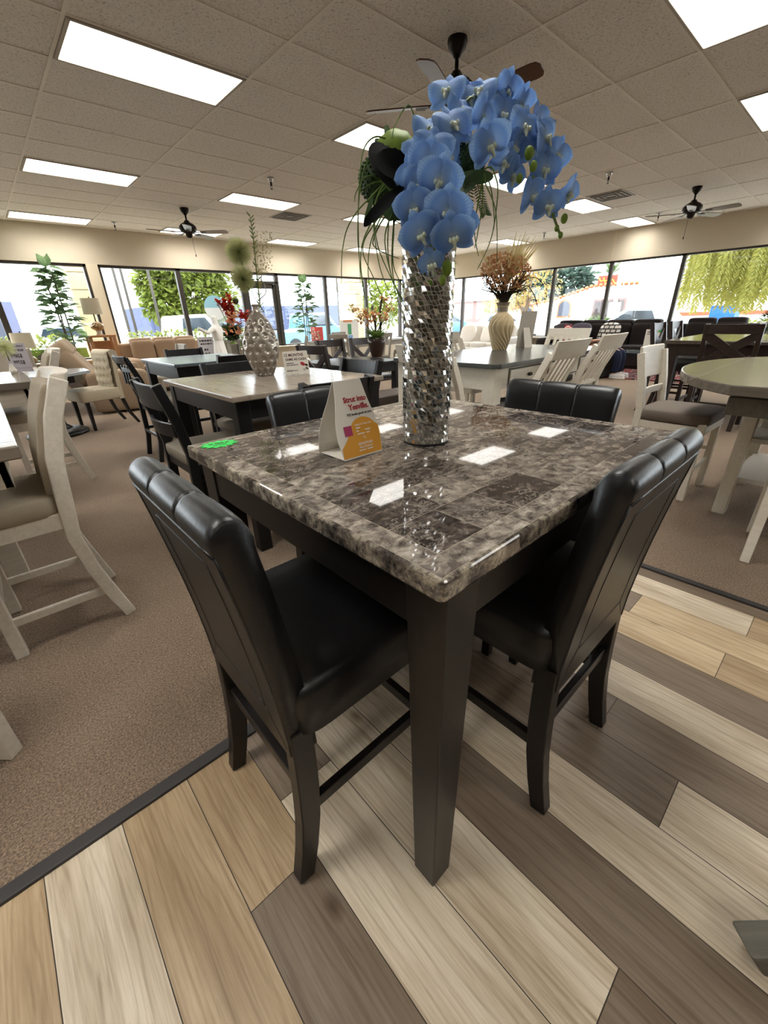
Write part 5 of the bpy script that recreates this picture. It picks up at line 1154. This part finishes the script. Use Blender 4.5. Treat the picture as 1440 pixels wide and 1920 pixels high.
for i in range(200):
    a = rs.uniform(0, 2*PI); d = Vector((math.cos(a), math.sin(a), rs.uniform(-.1, 1.6))).normalized(); b.leafq(Vector((0, 0, .08)), d, Vector((0, 0, 1)), rs.uniform(.16, .42), .07, .25)
P('foliage', b, M['leaf'], rd); P('dark_ball', MB().blob(l8(442, 565), .06, 14, 10), plain('3d4220', .8), rd, smooth=True)
pa = atY(388, 655, 9.2)
pb2 = T('price_board', 'grey-white price board leaning at the right end of the beige sofa', 'sign', (pa.x, 9.2, .62), 8)
P('board', MB().box((0, 0, .17), (.34, .01, .42)), plain('bdb8ba', .6), pb2); P('stand', MB().bar((0, .0, -.02), (0, .0, -.62), .03), M['steel'], pb2); P('stand_foot', MB().lathe([(0, -.62), (.15, -.62), (.15, -.605), (0, -.6)], seg=24, caps=False), M['steel'], pb2)
print_lines(M['ink'], pb2, [(-.13, .14, .31, .03), (-.12, .13, .25, .026), (-.06, .05, .14, .04), (-.06, .06, .06, .04)], lambda x, z: (x, -.007, z))
# pale dining set, poster and red carton by the far left windows
GS = M['greystain']
table_rect('dining_table', 'pale grey dining table by the window behind the crossed-back chairs', 6.3, 8.0, 7.8, 8.8, .80, plain('c9c9c6', .25), GS, .04, .08, .1, .05)
for x, y, rz, l in ((6.1, 8.0, -60, 'pale grey dining chair at the left end of the pale dining table'), (6.7, 7.55, 0, 'pale grey dining chair at the near side of the pale dining table'), (8.25, 8.2, 90, 'pale grey dining chair at the right end of the pale dining table'), (7.0, 9.1, 180, 'pale grey dining chair beyond the pale dining table')):
    place(YS, x, y, rz, l, 'grey splat-back dining chairs')
pt_ = atY(655, 620, 9.6)
po = T('poster_stand', 'white poster with green and blue panels standing by the far window', 'sign', (pt_.x, 9.6, 0))
P('board', MB().box((0, 0, .92), (.62, .03, .62)), M['white'], po); P('picture_panel', MB().box((.0, -.018, 1.0), (.12, .006, .26)), plain('3f9a63', .5), po); P('picture_panel', MB().box((.02, -.018, .78), (.15, .006, .15)), plain('7fa9d8', .5), po); P('picture_panel', MB().box((-.05, -.018, 1.2), (.3, .006, .05)), plain('d98a5a', .5), po)
for s in (-1, 1): P('leg', MB().bar((s*.25, 0, .62), (s*.28, .0, 0), .03), M['steel'], po)
rdc = atY(591, 622, 9.0)
ps3 = T('plant_stand', 'grey pedestal stand under the red box near the far fig tree', 'end table', (rdc.x, 9.0, 0)); P('column', MB().box((0, 0, .38), (.26, .26, .76)), GS, ps3, bevel=.004); P('tabletop', MB().box((0, 0, .78), (.34, .32, .04)), GS, ps3, bevel=.004)
rb = T('red_box', 'red box with white blossoms beside the far fig tree', 'box', (rdc.x, 9.0, .0)); P('carton', MB().box((.05, 0, .95), (.22, .2, .3)), plain('c8453a', .6), rb, bevel=.01)
b = MB(); rs = random.Random(3)
blossoms(b, Vector((-.1, -.1, .92)), .07, 16, .07, rs); P('white_blossom', b, plain('e6cfc0', .7), rb)

# ------------------------------------------------------------------ right-hand seating
sofa('sofa', 'near-black sectional sofa under the right windows, long run', WX-.62, 4.55, 90, 2.9, M['darksofa'], 4, 1.04, 1.0)
sofa('sofa', 'near-black sofa wing right of the sectional behind the coffee table', WX-.62, 2.3, 90, 1.5, M['darksofa'], 2, 1.05, 1.0)
sofa('sofa', 'near-black sofa at the right end of the window wall, behind the pub table', WX-.62, .3, 90, 1.8, M['darksofa'], 2, .95, 1.0)
sofa('sofa', 'off-white sofa in the far corner behind the ribbed vase', WX-.65, 7.9, 90, 2.2, M['whitesofa'], 3, .86, 1.0)
def pillow(lb, x, y, z, rz, m, s=.46, tilt=20):
    r = T('throw_pillow', lb, 'pillow', (x, y, z), rz); b = MB().cushion((0, 0, s/2), (s, .16, s), .55, 28, 14); k = Matrix.Rotation(math.radians(tilt), 4, 'X'); b.v = [tuple(k @ Vector(v)) for v in b.v]; P('cover', b, m, r, smooth=True); return r
t = NT('geometric_print'); v = t.coord('Object', (1, 1, 1)); ck = t.n('ShaderNodeTexBrick'); mp = t.n('ShaderNodeMapping'); mp.inputs['Rotation'].default_value = (PI/2, 0, 0); t.l(v, mp.inputs[0]); t.l(mp.outputs[0], ck.inputs['Vector']); ck.inputs['Scale'].default_value = 1; ck.inputs['Brick Width'].default_value = .13; ck.inputs['Row Height'].default_value = .085; ck.inputs['Mortar Size'].default_value = .014
ck.inputs['Color1'].default_value = lin('c9c2b8'); ck.inputs['Color2'].default_value = lin('a59c92'); ck.inputs['Mortar'].default_value = lin('17151a'); t.base(ck.outputs['Color'], .9)
pillow('black and cream geometric print pillow on the near-black sectional', 11.35, 4.35, .52, 80, t.m, .5)
pillow('grey pillow on the near-black sectional, left of the printed one', 11.3, 5.0, .52, 95, fabric('4b4650', 90), .5)
pillow('second dark grey pillow on the near-black sectional, near the pink toy', 11.3, 5.5, .52, 85, fabric('3a3538', 90), .5)
pillow('off-white pillow at the left of the off-white sofa', 11.25, 8.45, .5, 100, M['whitesofa'], .5); pillow('off-white pillow in the middle of the off-white sofa', 11.25, 7.75, .5, 80, M['whitesofa'], .5)
pillow('taupe fur pillow on the sofa behind the pub table', 11.3, 1.2, .52, 90, fabric('8d847c', 60), .55)
ty = T('plush_toy', 'pink and red plush toy sitting on the near-black sectional', 'toy', (11.2, 5.25, .52), 90); P('body', MB().blob((0, 0, .14), (.13, .11, .14), 16, 10, 1, .06), plain('8d2f3a', .9), ty, smooth=True); P('head', MB().blob((0, .02, .34), (.1, .09, .09), 16, 10), plain('c08a80', .9), ty, smooth=True)
for s in (-1, 1): P('ear', MB().blob((s*.07, .02, .43), (.03, .02, .035), 8, 6), plain('8d2f3a', .9), ty, smooth=True)
# coffee table, sheet with green tag, rug
cf_ = T('coffee_table', 'black metal coffee table with glass top in front of the near-black sectional', 'table', (10.2, 3.0, 0), 0)
P('glass_top', MB().box((0, 0, .46), (.75, 1.15, .015)), M['glasstop'], cf_)
b = MB()
for s in (-1, 1): b.box((s*.36, 0, .44), (.03, 1.15, .03)); b.box((0, s*.56, .44), (.75, .03, .03))
P('frame', b, M['steel'], cf_)
for sx in (-1, 1):
    for sy in (-1, 1): P('leg', MB().bar((sx*.36, sy*.55, .44), (sx*.36, sy*.55, 0), .035), M['steel'], cf_)
ps_ = T('price_sheet', 'white price sheet with a green star tag standing on the coffee table', 'sign', (10.05, 2.95, .47), -48)
P('sheet', MB().box((0, 0, .22), (.30, .004, .42)), M['whitecard'], ps_); P('star_tag', MB().prism([(.09*(1 if i % 2 else .72)*math.cos(PI*i/9), .07*(1 if i % 2 else .72)*math.sin(PI*i/9)) for i in range(18)], -.002, .002, Matrix.Translation((.15, -.008, .42)) @ Matrix.Rotation(PI/2, 4, 'X')), M['green'], ps_)
P('easel_leg', MB().bar((0, .0, .25), (0, .12, 0), .03, .005), M['whitecard'], ps_)
print_lines(M['red'], ps_, [(-.02, .10, .28, .05)], lambda x, z: (x, -.004, z)); print_lines(M['ink'], ps_, [(-.02, .08, .19, .035), (-.12, .03, .38, .02), (-.12, .06, .34, .015), (-.13, .13, .06, .025)], lambda x, z: (x, -.004, z), 2)
t = NT('abstract_rug'); v = t.coord('Object', (1.2, 3.2, 1)); f = t.noise(v, 1.6, 2, .5, 2.5); c = t.n('ShaderNodeValToRGB'); c.color_ramp.interpolation = 'CONSTANT'; t.l(f, c.inputs[0]); e = c.color_ramp.elements
e[0].position = 0; e[0].color = lin('17130f'); e[1].position = .43; e[1].color = lin('8f1420')
for p_, k in ((.5, '1b1716'), (.55, 'cdb9a6'), (.58, '54504e'), (.66, '8a1a22')): q = e.new(p_); q.color = lin(k)
t.base(c.outputs[0], .95); rug = T('area_rug', 'black, red and cream abstract area rug under the coffee table', 'rug', (10.25, 2.75, 0), 0); P('pile', MB().box((0, 0, .008), (1.7, 2.5, .016)), t.m, rug); 
# customer lounging on the ottoman behind the cream stools: trousers and shoe show
ot_ = T('ottoman', 'near-black ottoman under the lounging person behind the cream stools', 'ottoman', (9.5, 4.16, 0), 0); P('cushion', MB().cushion((0, 0, .34), (.8, 1.5, .2), .2, 28, 12), M['darksofa'], ot_, smooth=True); P('base', MB().box((0, 0, .15), (.74, 1.44, .26)), M['darksofa'], ot_, bevel=.03)
pe = T('person', 'person in dark top and navy trousers, white sneaker showing, lounging behind the cream stools', 'person', (9.50, 3.32, 0), 183)
skinm = plain('a9795c', .6)
# local +Y is the way the person faces; feet near the origin
b_ = [((0, -.45, .52), .13), ((0, -.62, .56), .135), ((0, -.80, .63), .15), ((0, -.95, .70), .12), ((0, -1.04, .76), .055), ((0, -1.10, .82), .085), ((0, -1.13, .90), .075)]
n_ = b_+[((-.19, -.92, .70), .06), ((-.26, -.70, .66), .045), ((-.10, -.52, .70), .034), ((.19, -.92, .70), .06), ((.26, -.70, .66), .045), ((.10, -.52, .70), .034)]
e_ = [(0, 1), (1, 2), (2, 3), (3, 4), (4, 5), (5, 6), (3, 7), (7, 8), (8, 9), (3, 10), (10, 11), (11, 12)]
for s in (-1, 1):      # hands: palm, four fingers, thumb grow from each wrist of the same body
    wi = 9 if s < 0 else 12; pi_ = len(n_); n_ += [((s*.06, -.46, .71), (.034, .02))]; e_ += [(wi, pi_)]
    for k in range(4):
        y = -.435-.020*k; ln_ = (.050, .062, .058, .046)[k]; a_ = len(n_)
        n_ += [((s*.025, y, .712), .009), ((s*.025-s*ln_*.5, y, .708), .0085), ((s*.025-s*ln_, y-.004, .695), .007)]; e_ += [(pi_, a_), (a_, a_+1), (a_+1, a_+2)]
    a_ = len(n_); n_ += [((s*.06, -.42, .715), .011), ((s*.035, -.40, .71), .008)]; e_ += [(pi_, a_), (a_, a_+1)]
for s in (-1, 1):
    k = len(n_); n_ += [((s*.11, -.36, .50), .105), ((s*.12, .02, .50), .075), ((s*.12, .03, .28), .055), ((s*.12, .0, .09), .04), ((s*.12, .03, .045), .04), ((s*.12, .16, .035), .032)]; e_ += [(0, k), (k, k+1), (k+1, k+2), (k+2, k+3), (k+3, k+4), (k+4, k+5)]
skin('body', n_, e_, skinm, pe)
nt = [(p, r*1.12+.008) for p, r in n_[0:4]]+[(p, r*1.15+.008) for p, r in (n_[7], n_[8], n_[10], n_[11])]
skin('dark_top', nt, [(0, 1), (1, 2), (2, 3), (3, 4), (4, 5), (3, 6), (6, 7)], plain('17161a', .9, 0, .2), pe)
q = [((0, -.45, .52), .15)]; ee = []
for s in (-1, 1): k = len(q); q += [((s*.11, -.36, .50), .118), ((s*.12, .02, .49), .092), ((s*.12, .03, .28), .078), ((s*.12, .0, .10), .07)]; ee += [(0, k), (k, k+1), (k+1, k+2), (k+2, k+3)]
skin('navy_trousers', q, ee, fabric('1d2338', 120), pe)
P('hair', MB().blob((0, -1.16, .865), (.09, .08, .085), 16, 10), plain('17120f', .8), pe, smooth=True)
for s in (-1, 1):
    sh_ = P('sneaker', MB().cushion((s*.12, .07, .05), (.10, .29, .10), .55, 20, 10), plain('d8d4d2', .6), pe, smooth=True); P('sole', MB().cushion((s*.12, .075, .015), (.105, .31, .03), .5, 20, 8), M['white'], sh_, smooth=True)
# ------------------------------------------------------------------ outdoors beyond the glass
b = MB(); b.add([(-60, WY+.25, -.12), (90, WY+.25, -.12), (90, 110, -.12), (-60, 110, -.12)], [(0, 1, 2, 3)]); b.add([(WX+.25, -60, -.12), (110, -60, -.12), (110, WY+.25, -.12), (WX+.25, WY+.25, -.12)], [(0, 1, 2, 3)]); S('ground_pavement', b, M['concrete'])
b = MB(); b.add([(-60, 20, -.11), (90, 20, -.11), (90, 30, -.11), (-60, 30, -.11)], [(0, 1, 2, 3)]); b.add([(21, -60, -.115), (30, -60, -.115), (30, 20, -.115), (21, 20, -.115)], [(0, 1, 2, 3)]); S('ground_road', b, M['asphalt'])
# eaves and stone pillars of the shop front
b = MB().box(((X0+WX)/2, WY+.45, 3.1), (WX-X0+1.4, .5, .3)); S('roof_eave', b, M['stucco'])
b = MB().box((WX+.45, (Y0+WY)/2, 3.1), (.5, WY-Y0, .3)); S('roof_eave', b, M['stucco'])
def pillar(x, y, w=.62):
    b = MB(); z = -.12; rs = random.Random(int(x*10))
    while z < 2.7:
        h = .36; b.box((x, y, z+h/2), (w+rs.uniform(-.01, .01), w+rs.uniform(-.01, .01), h-.012)); z += h
    S('pillar_stone', b, M['stucco'], bevel=.01)
pillar(2.2, 13.0, .44); pillar(10.35, 13.0, .62)
def foliage(mb, c, r, n, L, w, rs, shell=.6, droop=.3):
    for i in range(n):
        d = Vector((rs.gauss(0, 1), rs.gauss(0, 1), rs.gauss(0, 1))).normalized(); p = Vector(c)+Vector((d.x*r[0], d.y*r[1], d.z*r[2]))*rs.uniform(shell, 1)
        mb.leafq(p, d+Vector((rs.uniform(-.8, .8), rs.uniform(-.8, .8), rs.uniform(-.6, .6))), Vector((rs.uniform(-.4, .4), rs.uniform(-.4, .4), 1)), L*rs.uniform(.7, 1.3), w, droop)
def tree(name, lb, x, y, blobs, mat, n, L, w, seed, trunk_h, tr=.14, group='trees outside the windows'):
    r = T(name, lb, 'tree', (x, y, -.12), 0, group); rs = random.Random(seed); b = MB()
    for (c, rr) in blobs: foliage(b, c, rr, n, L, w, rs, .45)
    P('crown', b, mat, r); t_ = MB().tube([(0, 0, 0), (.05, .02, trunk_h*.5), (0, .05, trunk_h)], [tr, tr*.8, tr*.6], 9)
    for (c, rr) in blobs: t_.tube([(0, .05, trunk_h*.95), Vector(c)*.6+Vector((0, 0, trunk_h*.4)), c], [tr*.5, tr*.3, .02], 6)
    P('trunk', t_, M['bark'], r, smooth=True)
tree('street_tree', 'bright green tree behind the round window notice', 8.0, 22.4, [((-1.1, 0, 2.3), (1.0, .9, .9)), ((.3, 0, 2.6), (1.3, 1.0, 1.0)), ((1.4, 0, 2.4), (1.0, .9, .9)), ((-.3, 0, 3.6), (1.4, 1., .9)), ((1.2, .2, 3.7), (1.1, .9, .8)), ((-1.2, .2, 3.2), (.9, .8, .8))], M['treeleaf'], 900, .30, .19, 1, 2.0)
tree('palm_tree', 'slim palm seen through the left window beside the fig tree', .3, 26.0, [((0, 0, 4.2), (.5, .5, .7))], M['palm'], 70, .5, .07, 2, 4.0, .08)
tree('street_tree', 'green tree behind the poster at the far left windows', 17.0, 20.0, [((0, 0, 2.6), (1.5, 1.2, 1.4)), ((1.6, 0, 2.2), (1.3, 1.1, 1.2))], M['treeleaf'], 600, .3, .18, 3, 1.6)
tree('street_tree', 'reddish autumn tree seen right of the dried flowers', 20.0, 11.6, [((0, -.3, 2.6), (.9, 1.3, 1.0)), ((0, .9, 2.3), (.8, 1.0, .9)), ((0, -.2, 3.6), (.9, 1.5, .9))], M['redleaf'], 420, .18, .10, 4, 1.4)
tree('pine_tree', 'blue-green tree rising behind the adobe building', 34.0, 17.2, [((0, 0, 3.2), (2.2, 2.4, 1.8)), ((0, 1.8, 2.6), (2., 2., 1.6)), ((0, -1.2, 3.0), (1.6, 1.4, 1.4))], M['bluegreen'], 800, .5, .3, 5, 2.)
tree('street_tree', 'small pale green tree behind the ribbed vase', 30.0, 18.7, [((0, 0, 2.2), (1., 1.3, .9)), ((0, 1.4, 1.7), (.9, 1.2, .8))], M['treeleaf'], 240, .24, .13, 6, 1.2)
# pepper tree with hanging strands at the right
r = T('pepper_tree', 'yellow-green weeping pepper tree filling the right window', 'tree', (18.5, 2.2, -.12)); rs = random.Random(8); b = MB()
for i in range(420):
    a = rs.uniform(0, 2*PI); rr = math.sqrt(rs.random()); x, y = 1.5*rr*math.cos(a), .1+2.55*rr*math.sin(a); zt = 3.9-.10*rr*rr*4+rs.uniform(-.2, .3); n_l = rs.uniform(.7, 2.3)*(1.15-.3*abs(y-1.0)/2)
    zz = zt
    while zz > max(1.25, zt-n_l):
        for s in (-1, 1): b.leafq((x+rs.uniform(-.03, .03), y+rs.uniform(-.03, .03), zz), Vector((rs.uniform(-.5, .5), s*.8, -.8)), Vector((1, 0, .3)), .16, .042, .3)
        zz -= .06
P('crown', b, M['willow'], r)
b = MB().tube([(0, -1.2, 0), (.05, -1.1, 1.0), (0, -.8, 1.9), (0, -.3, 2.8)], [.34, .27, .24, .15], 10); b.tube([(0, -.95, 1.6), (0, .1, 2.2), (0, 1.2, 2.9)], [.14, .1, .05], 8); b.tube([(0, -.8, 1.9), (0, -1.6, 2.6), (0, -2.3, 3.0)], [.15, .1, .05], 8); P('trunk', b, plain('a08a74', .9, 0, .2, .25, 12, .3), r, smooth=True)
# clipped hedges below the windows
def hedge(lb, xa, ya, xb, yb, h, w, n, seed):
    r = T('hedge', lb, 'hedge', ((xa+xb)/2, (ya+yb)/2, -.12)); rs = random.Random(seed); b = MB(); L = Vector((xb-xa, yb-ya, 0)); u = L.normalized(); s_ = Vector((-u.y, u.x, 0))
    for i in range(n):
        p = u*rs.uniform(-.5, .5)*L.length+s_*rs.uniform(-w/2, w/2)+Vector((0, 0, h*rs.uniform(.5, 1.05))); b.leafq(p, Vector((rs.uniform(-1, 1), rs.uniform(-1, 1), rs.uniform(.1, 1))), Vector((0, 0, 1)), .13, .075)
    P('foliage', b, M['hedge'], r); P('branches', MB().box((0, 0, h*.4), (abs(L.x)+w*.7 if abs(L.x) > .1 else w*.7, abs(L.y)+w*.7 if abs(L.y) > .1 else w*.7, h*.8)), plain('4d5a26', .9, 0, .1, .3, 20), r)
hedge('sunlit hedge outside the left windows, left of the stone pillar', -2.5, 13.6, 1.8, 13.6, 1.12, .6, 1500, 1); hedge('sunlit hedge outside the left windows behind the beige sofa', 3.0, 13.4, 7.0, 13.4, 1.12, .6, 1500, 2)
hedge('low hedge outside the right window below the pepper tree', 14.2, 1.4, 14.2, 3.4, 1.0, .5, 700, 3)
# power poles
def upole(lb, x, y, h, arms=0):
    r = T('utility_pole', lb, 'pole', (x, y, -.12), 0, 'poles outside the left windows'); P('pole', MB().tube([(0, 0, 0), (0, 0, h)], [.055, .045], 10), M['pole'], r, smooth=True)
    for k in range(arms): P('cross_arm', MB().box((0, 0, h*.55+k*.5), (1.4, .08, .1)), M['pole'], r)
upole('thin pole outside, left one of the close pair seen beside the lamp', 4.60, 20.0, 9); upole('thin pole outside, right one of the close pair seen beside the lamp', 5.0, 20.6, 9); upole('dark pole outside just left of the bright green tree', 5.78, 19.9, 9, 0); upole('pole outside right of the far fig tree', 14.3, 19.0, 8)
# cars
def car(lb, x, y, rz, col, van=False, z=-.12):
    r = T('car', lb, 'car', (x, y, z), rz, 'cars outside'); pt_ = plain(col, .25, .2, .6)
    side = [(-2.1, .35), (-2.15, .75), (-1.95, .95), (-1.3, 1.0), (-.8, 1.42), (.55, 1.45), (1.25, 1.0), (2.0, .88), (2.15, .6), (2.1, .35)]
    if van: side = [(-2.4, .4), (-2.45, .95), (-.6, 1.0), (-.45, 1.65), (.6, 1.68), (1.1, 1.12), (2.2, 1.0), (2.4, .6), (2.35, .4)]
    n = len(side); vs = [(x_, -.8, z_) for x_, z_ in side]+[(x_, .8, z_) for x_, z_ in side]; b = MB().add(vs, [tuple(range(n))[::-1], tuple(range(n, 2*n))]+[(i, (i+1) % n, n+(i+1) % n, n+i) for i in range(n)]); P('body', b, pt_, r, bevel=.08, seg=3)
    wn = [(-.72, 1.02), (-.55, 1.34), (.42, 1.36), (.95, 1.02)] if not van else [(-.38, 1.12), (-.32, 1.55), (.5, 1.57), (.85, 1.12)]
    for s in (-1, 1): P('side_window', MB().add([(x_, s*.806, z_) for x_, z_ in wn]+[(x_, s*.79, z_) for x_, z_ in wn], [(0, 1, 2, 3) if s > 0 else (3, 2, 1, 0), (7, 6, 5, 4) if s > 0 else (4, 5, 6, 7)]+[(i, (i+1) % 4, 4+(i+1) % 4, 4+i) for i in range(4)]), plain('26303a', .1), r)
    for sx in (-1.35, 1.35):
        for s in (-1, 1): P('wheel', MB().add([tuple(Matrix.Rotation(PI/2, 4, 'X') @ Vector((.33*math.cos(2*PI*k/16), .33*math.sin(2*PI*k/16), q))) for q in (-.1, .1) for k in range(16)], [tuple(range(16))[::-1], tuple(range(16, 32))]+[(k, (k+1) % 16, 16+(k+1) % 16, 16+k) for k in range(16)], Matrix.Translation((sx, s*.76, .33))), plain('17181a', .7), r)
car('white pickup truck outside beneath the bright green tree', 5.85, 17.4, 4, 'dfe3e6', True); car('dark blue car outside behind the window mullion by the green tree', 10.2, 26.0, 0, '1d2f58'); car('white car outside right of the left fig tree', 2.6, 23.5, 5, 'd8dde2')
car('pale blue pickup outside left of the far fig tree', 11.7, 18.0, 3, '5f8fb4', True); car('light blue car outside right of the mosaic vase', 23.5, 19.6, -35, '5a84ac'); car('white car outside behind the ribbed vase', 22.6, 14.4, -75, 'e3e6e8'); car('silver car outside parked before the agave plants', 22.2, 7.0, 85, '8f979e')
# buildings
def building(name, lb, x, y, z0, sx, sy, h, mat, roofm=None, openings=(), rz=0):
    r = T(name, lb, 'building', (x, y, z0), rz); P('walls', MB().box((0, 0, h/2), (sx, sy, h)), mat, r)
    if roofm: P('roof', MB().box((0, 0, h+.12), (sx+.5, sy+.5, .24)), roofm, r)
    for (px, py, pz, dx, dy, dz, m) in openings: P('window', MB().box((px, py, pz), (dx, dy, dz)), m, r)
    return r
slate = plain('4b526c', .8, 0, .2, .05, 2); dk = plain('3b3f4d', .4)
building('storefront', 'long slate-blue building across the street behind the glass door', 17.0, 36.0, -.12, 16, 6, 2.5, slate, None, [(x, -3.02, 1.2, 1.6, .06, 2.0, plain('3d4560', .6)) for x in (-7, -4.4, -1.8, .8, 3.4, 6)])
building('storefront', 'grey-violet building with a tan pergola roof at the far left window', -1.0, 34.0, -.12, 6, 5, 2.7, plain('5a5d74', .8), None, [(x, -2.52, 1.1, 1., .06, 1.6, dk) for x in (-2, .2, 2)])
pg = T('pergola', 'dark slatted pergola on the roof of the grey-violet building', 'pergola', (-.6, 33.5, 2.58))
for k in range(8): P('rafter', MB().box((-1.6+.45*k, 0, .75), (.1, 2., .1)), M['bark'], pg)
for x in (-1.5, 1.5): P('post', MB().box((x, 0, .35), (.1, .1, .7)), M['bark'], pg)
building('storefront', 'low pale building with pink roof edge behind the right sofa cushions', 40.0, 26.0, -.12, 5, 16, 2.6, plain('94706c', .8), plain('b0a79e', .8))
# adobe restaurant with sloping parapet, arched window and red sign
ad = T('adobe_building', 'white adobe building with sloping parapet, arched window and red roof sign', 'building', (26.0, 11.0, -.12))
prof = [(6.0, 0), (6.0, 1.5), (2.3, 2.05), (.1, 2.62), (-2.2, 2.62), (-2.2, 2.5), (-8.5, 2.5), (-8.5, 0)]
n = len(prof); P('walls', MB().add([(0, y, z) for y, z in prof]+[(5, y, z) for y, z in prof], [tuple(range(n)), tuple(range(n, 2*n))[::-1]]+[(i, n+i, n+(i+1) % n, (i+1) % n) for i in range(n)]), M['adobe'], ad)
b = MB()
for (ya, za), (yb, zb) in zip(prof[1:4], prof[2:5]):
    m_ = max(2, int(math.hypot(yb-ya, zb-za)/.24))
    for i in range(m_): f = (i+.5)/m_; b.lathe([(0, -.12), (.1, -.12), (.11, .12), (0, .12)], (0, 0, 0), 8, False) if 0 else b.blob((-.02, ya+(yb-ya)*f, za+(zb-za)*f+.04), (.14, .11, .09), 8, 6)
P('roof_tiles', b, M['clay'], ad, smooth=True)
def arch(y, z, w, h):
    pts = [(y-w/2, z), (y+w/2, z)]+[(y+w/2*math.cos(PI*i/10), z+h-w/2+w/2*math.sin(PI*i/10)) for i in range(11)]; n = len(pts)
    return MB().add([(-.05, a, c) for a, c in pts]+[(.05, a, c) for a, c in pts], [tuple(range(n))[::-1], tuple(range(n, 2*n))]+[(i, (i+1) % n, n+(i+1) % n, n+i) for i in range(n)])
for y, k in ((1.6, 0), (4.0, 0)): f_ = P('arched_window', arch(y, 1.1, .85, .95), M['clay'], ad); bb = arch(y, 1.18, .66, .78); bb.v = [(x-.02, a, c) for x, a, c in bb.v]; P('pane', bb, dk, f_)
f_ = P('window', MB().box((-.04, -.9, 1.3), (.08, 1.7, 1.35)), plain('6a4a44', .5), ad); P('pane', MB().box((-.07, -.9, 1.3), (.06, 1.5, 1.15)), plain('3a2c2b', .3), f_)
P('red_band', MB().box((-.03, -2.6, 1.25), (.06, 1.5, .14)), plain('c9483a', .6), ad); P('red_band', MB().box((-.03, -6., 1.15), (.06, 4., .14)), plain('c9583a', .6), ad)
sgn = P('roof_sign', MB().box((.1, -.55, 2.86), (.18, 1.0, .5)), plain('e0351f', .5), ad, bevel=.03)
b = MB(); 
for k in range(3): b.tube([(0.0, -.95+.22*k, 2.72), (0.0, -.83+.22*k, 2.88), (0., -.65+.22*k, 2.84), (0., -.56+.22*k, 3.0)], .03, 6)
P('yellow_script', b, plain('f0b030', .5), sgn)
wb = building('storefront', 'wide white building on the right beyond the agave plants', 40.0, 6.0, -.12, 6, 22, 4.2, plain('eceae4', .8), None, [(-3.02, y, 1.2, .06, .06, 2.4, dk) for y in (-3.2, -1.5)])
def spiky(name, lb, x, y, h, n, seed, mat, L):
    r = T(name, lb, 'plant', (x, y, -.12), 0, 'spiky plants by the adobe building'); rs = random.Random(seed); b = MB()
    for i in range(n): a = rs.uniform(0, 2*PI); d = Vector((math.cos(a), math.sin(a), rs.uniform(.3, 2.2))).normalized(); b.leafq(Vector((d.x*.1, d.y*.1, h)), d, Vector((0, 0, 1)), L*rs.uniform(.6, 1.1), .14, .25)
    P('leaves', b, mat, r); P('trunk', MB().tube([(0, 0, 0), (0, 0, h+.1)], .12, 8), M['bark'], r)
spiky('agave_plant', 'large green spiky clump right of the adobe building', 24.4, 9.6, .25, 90, 1, M['palm'], 1.3); spiky('agave_plant', 'small yellow-green spiky plant behind the silver car', 24.8, 7.0, .7, 50, 2, M['treeleaf'], .9); spiky('palm_tree', 'small palm on the roofline above the red sign', 33.0, 13.1, 3.6, 40, 3, M['palm'], 1.2)
spiky('agave_plant', 'dark spiky plant in front of the adobe wall at the mullion', 20.5, 9.1, .5, 40, 4, M['palm'], .9)
r = T('lamp_post', 'white lamp post with a box at its foot, right of the middle mullion', 'pole', (19.0, 7.17, -.12)); P('pole', MB().tube([(0, 0, 0), (0, 0, 6)], [.09, .05], 10), M['white'], r); P('control_box', MB().box((0, 0, 1.4), (.3, .35, .55)), M['white'], r, bevel=.02); P('footing', MB().lathe([(0, 0), (.3, 0), (.28, .6), (0, .6)], seg=16, caps=False), M['white'], r)
r = T('dumpster', 'bright blue dumpster under the pepper tree', 'container', (24.0, 4.5, -.12)); P('body', MB().hexa([(-.45, -.4, .3), (.45, -.4, .3), (.45, .4, .3), (-.45, .4, .3)], [(-.5, -.46, 1.4), (.5, -.46, 1.4), (.5, .46, 1.4), (-.5, .46, 1.4)]), plain('1f5fae', .5), r, bevel=.02); P('lid', MB().box((0, 0, 1.43), (1.04, .96, .06)), plain('2a5a98', .5), r)
for s in (-1, 1): P('wheel', MB().blob((0, s*.35, .15), (.15, .05, .15), 10, 6), M['pole'], r)
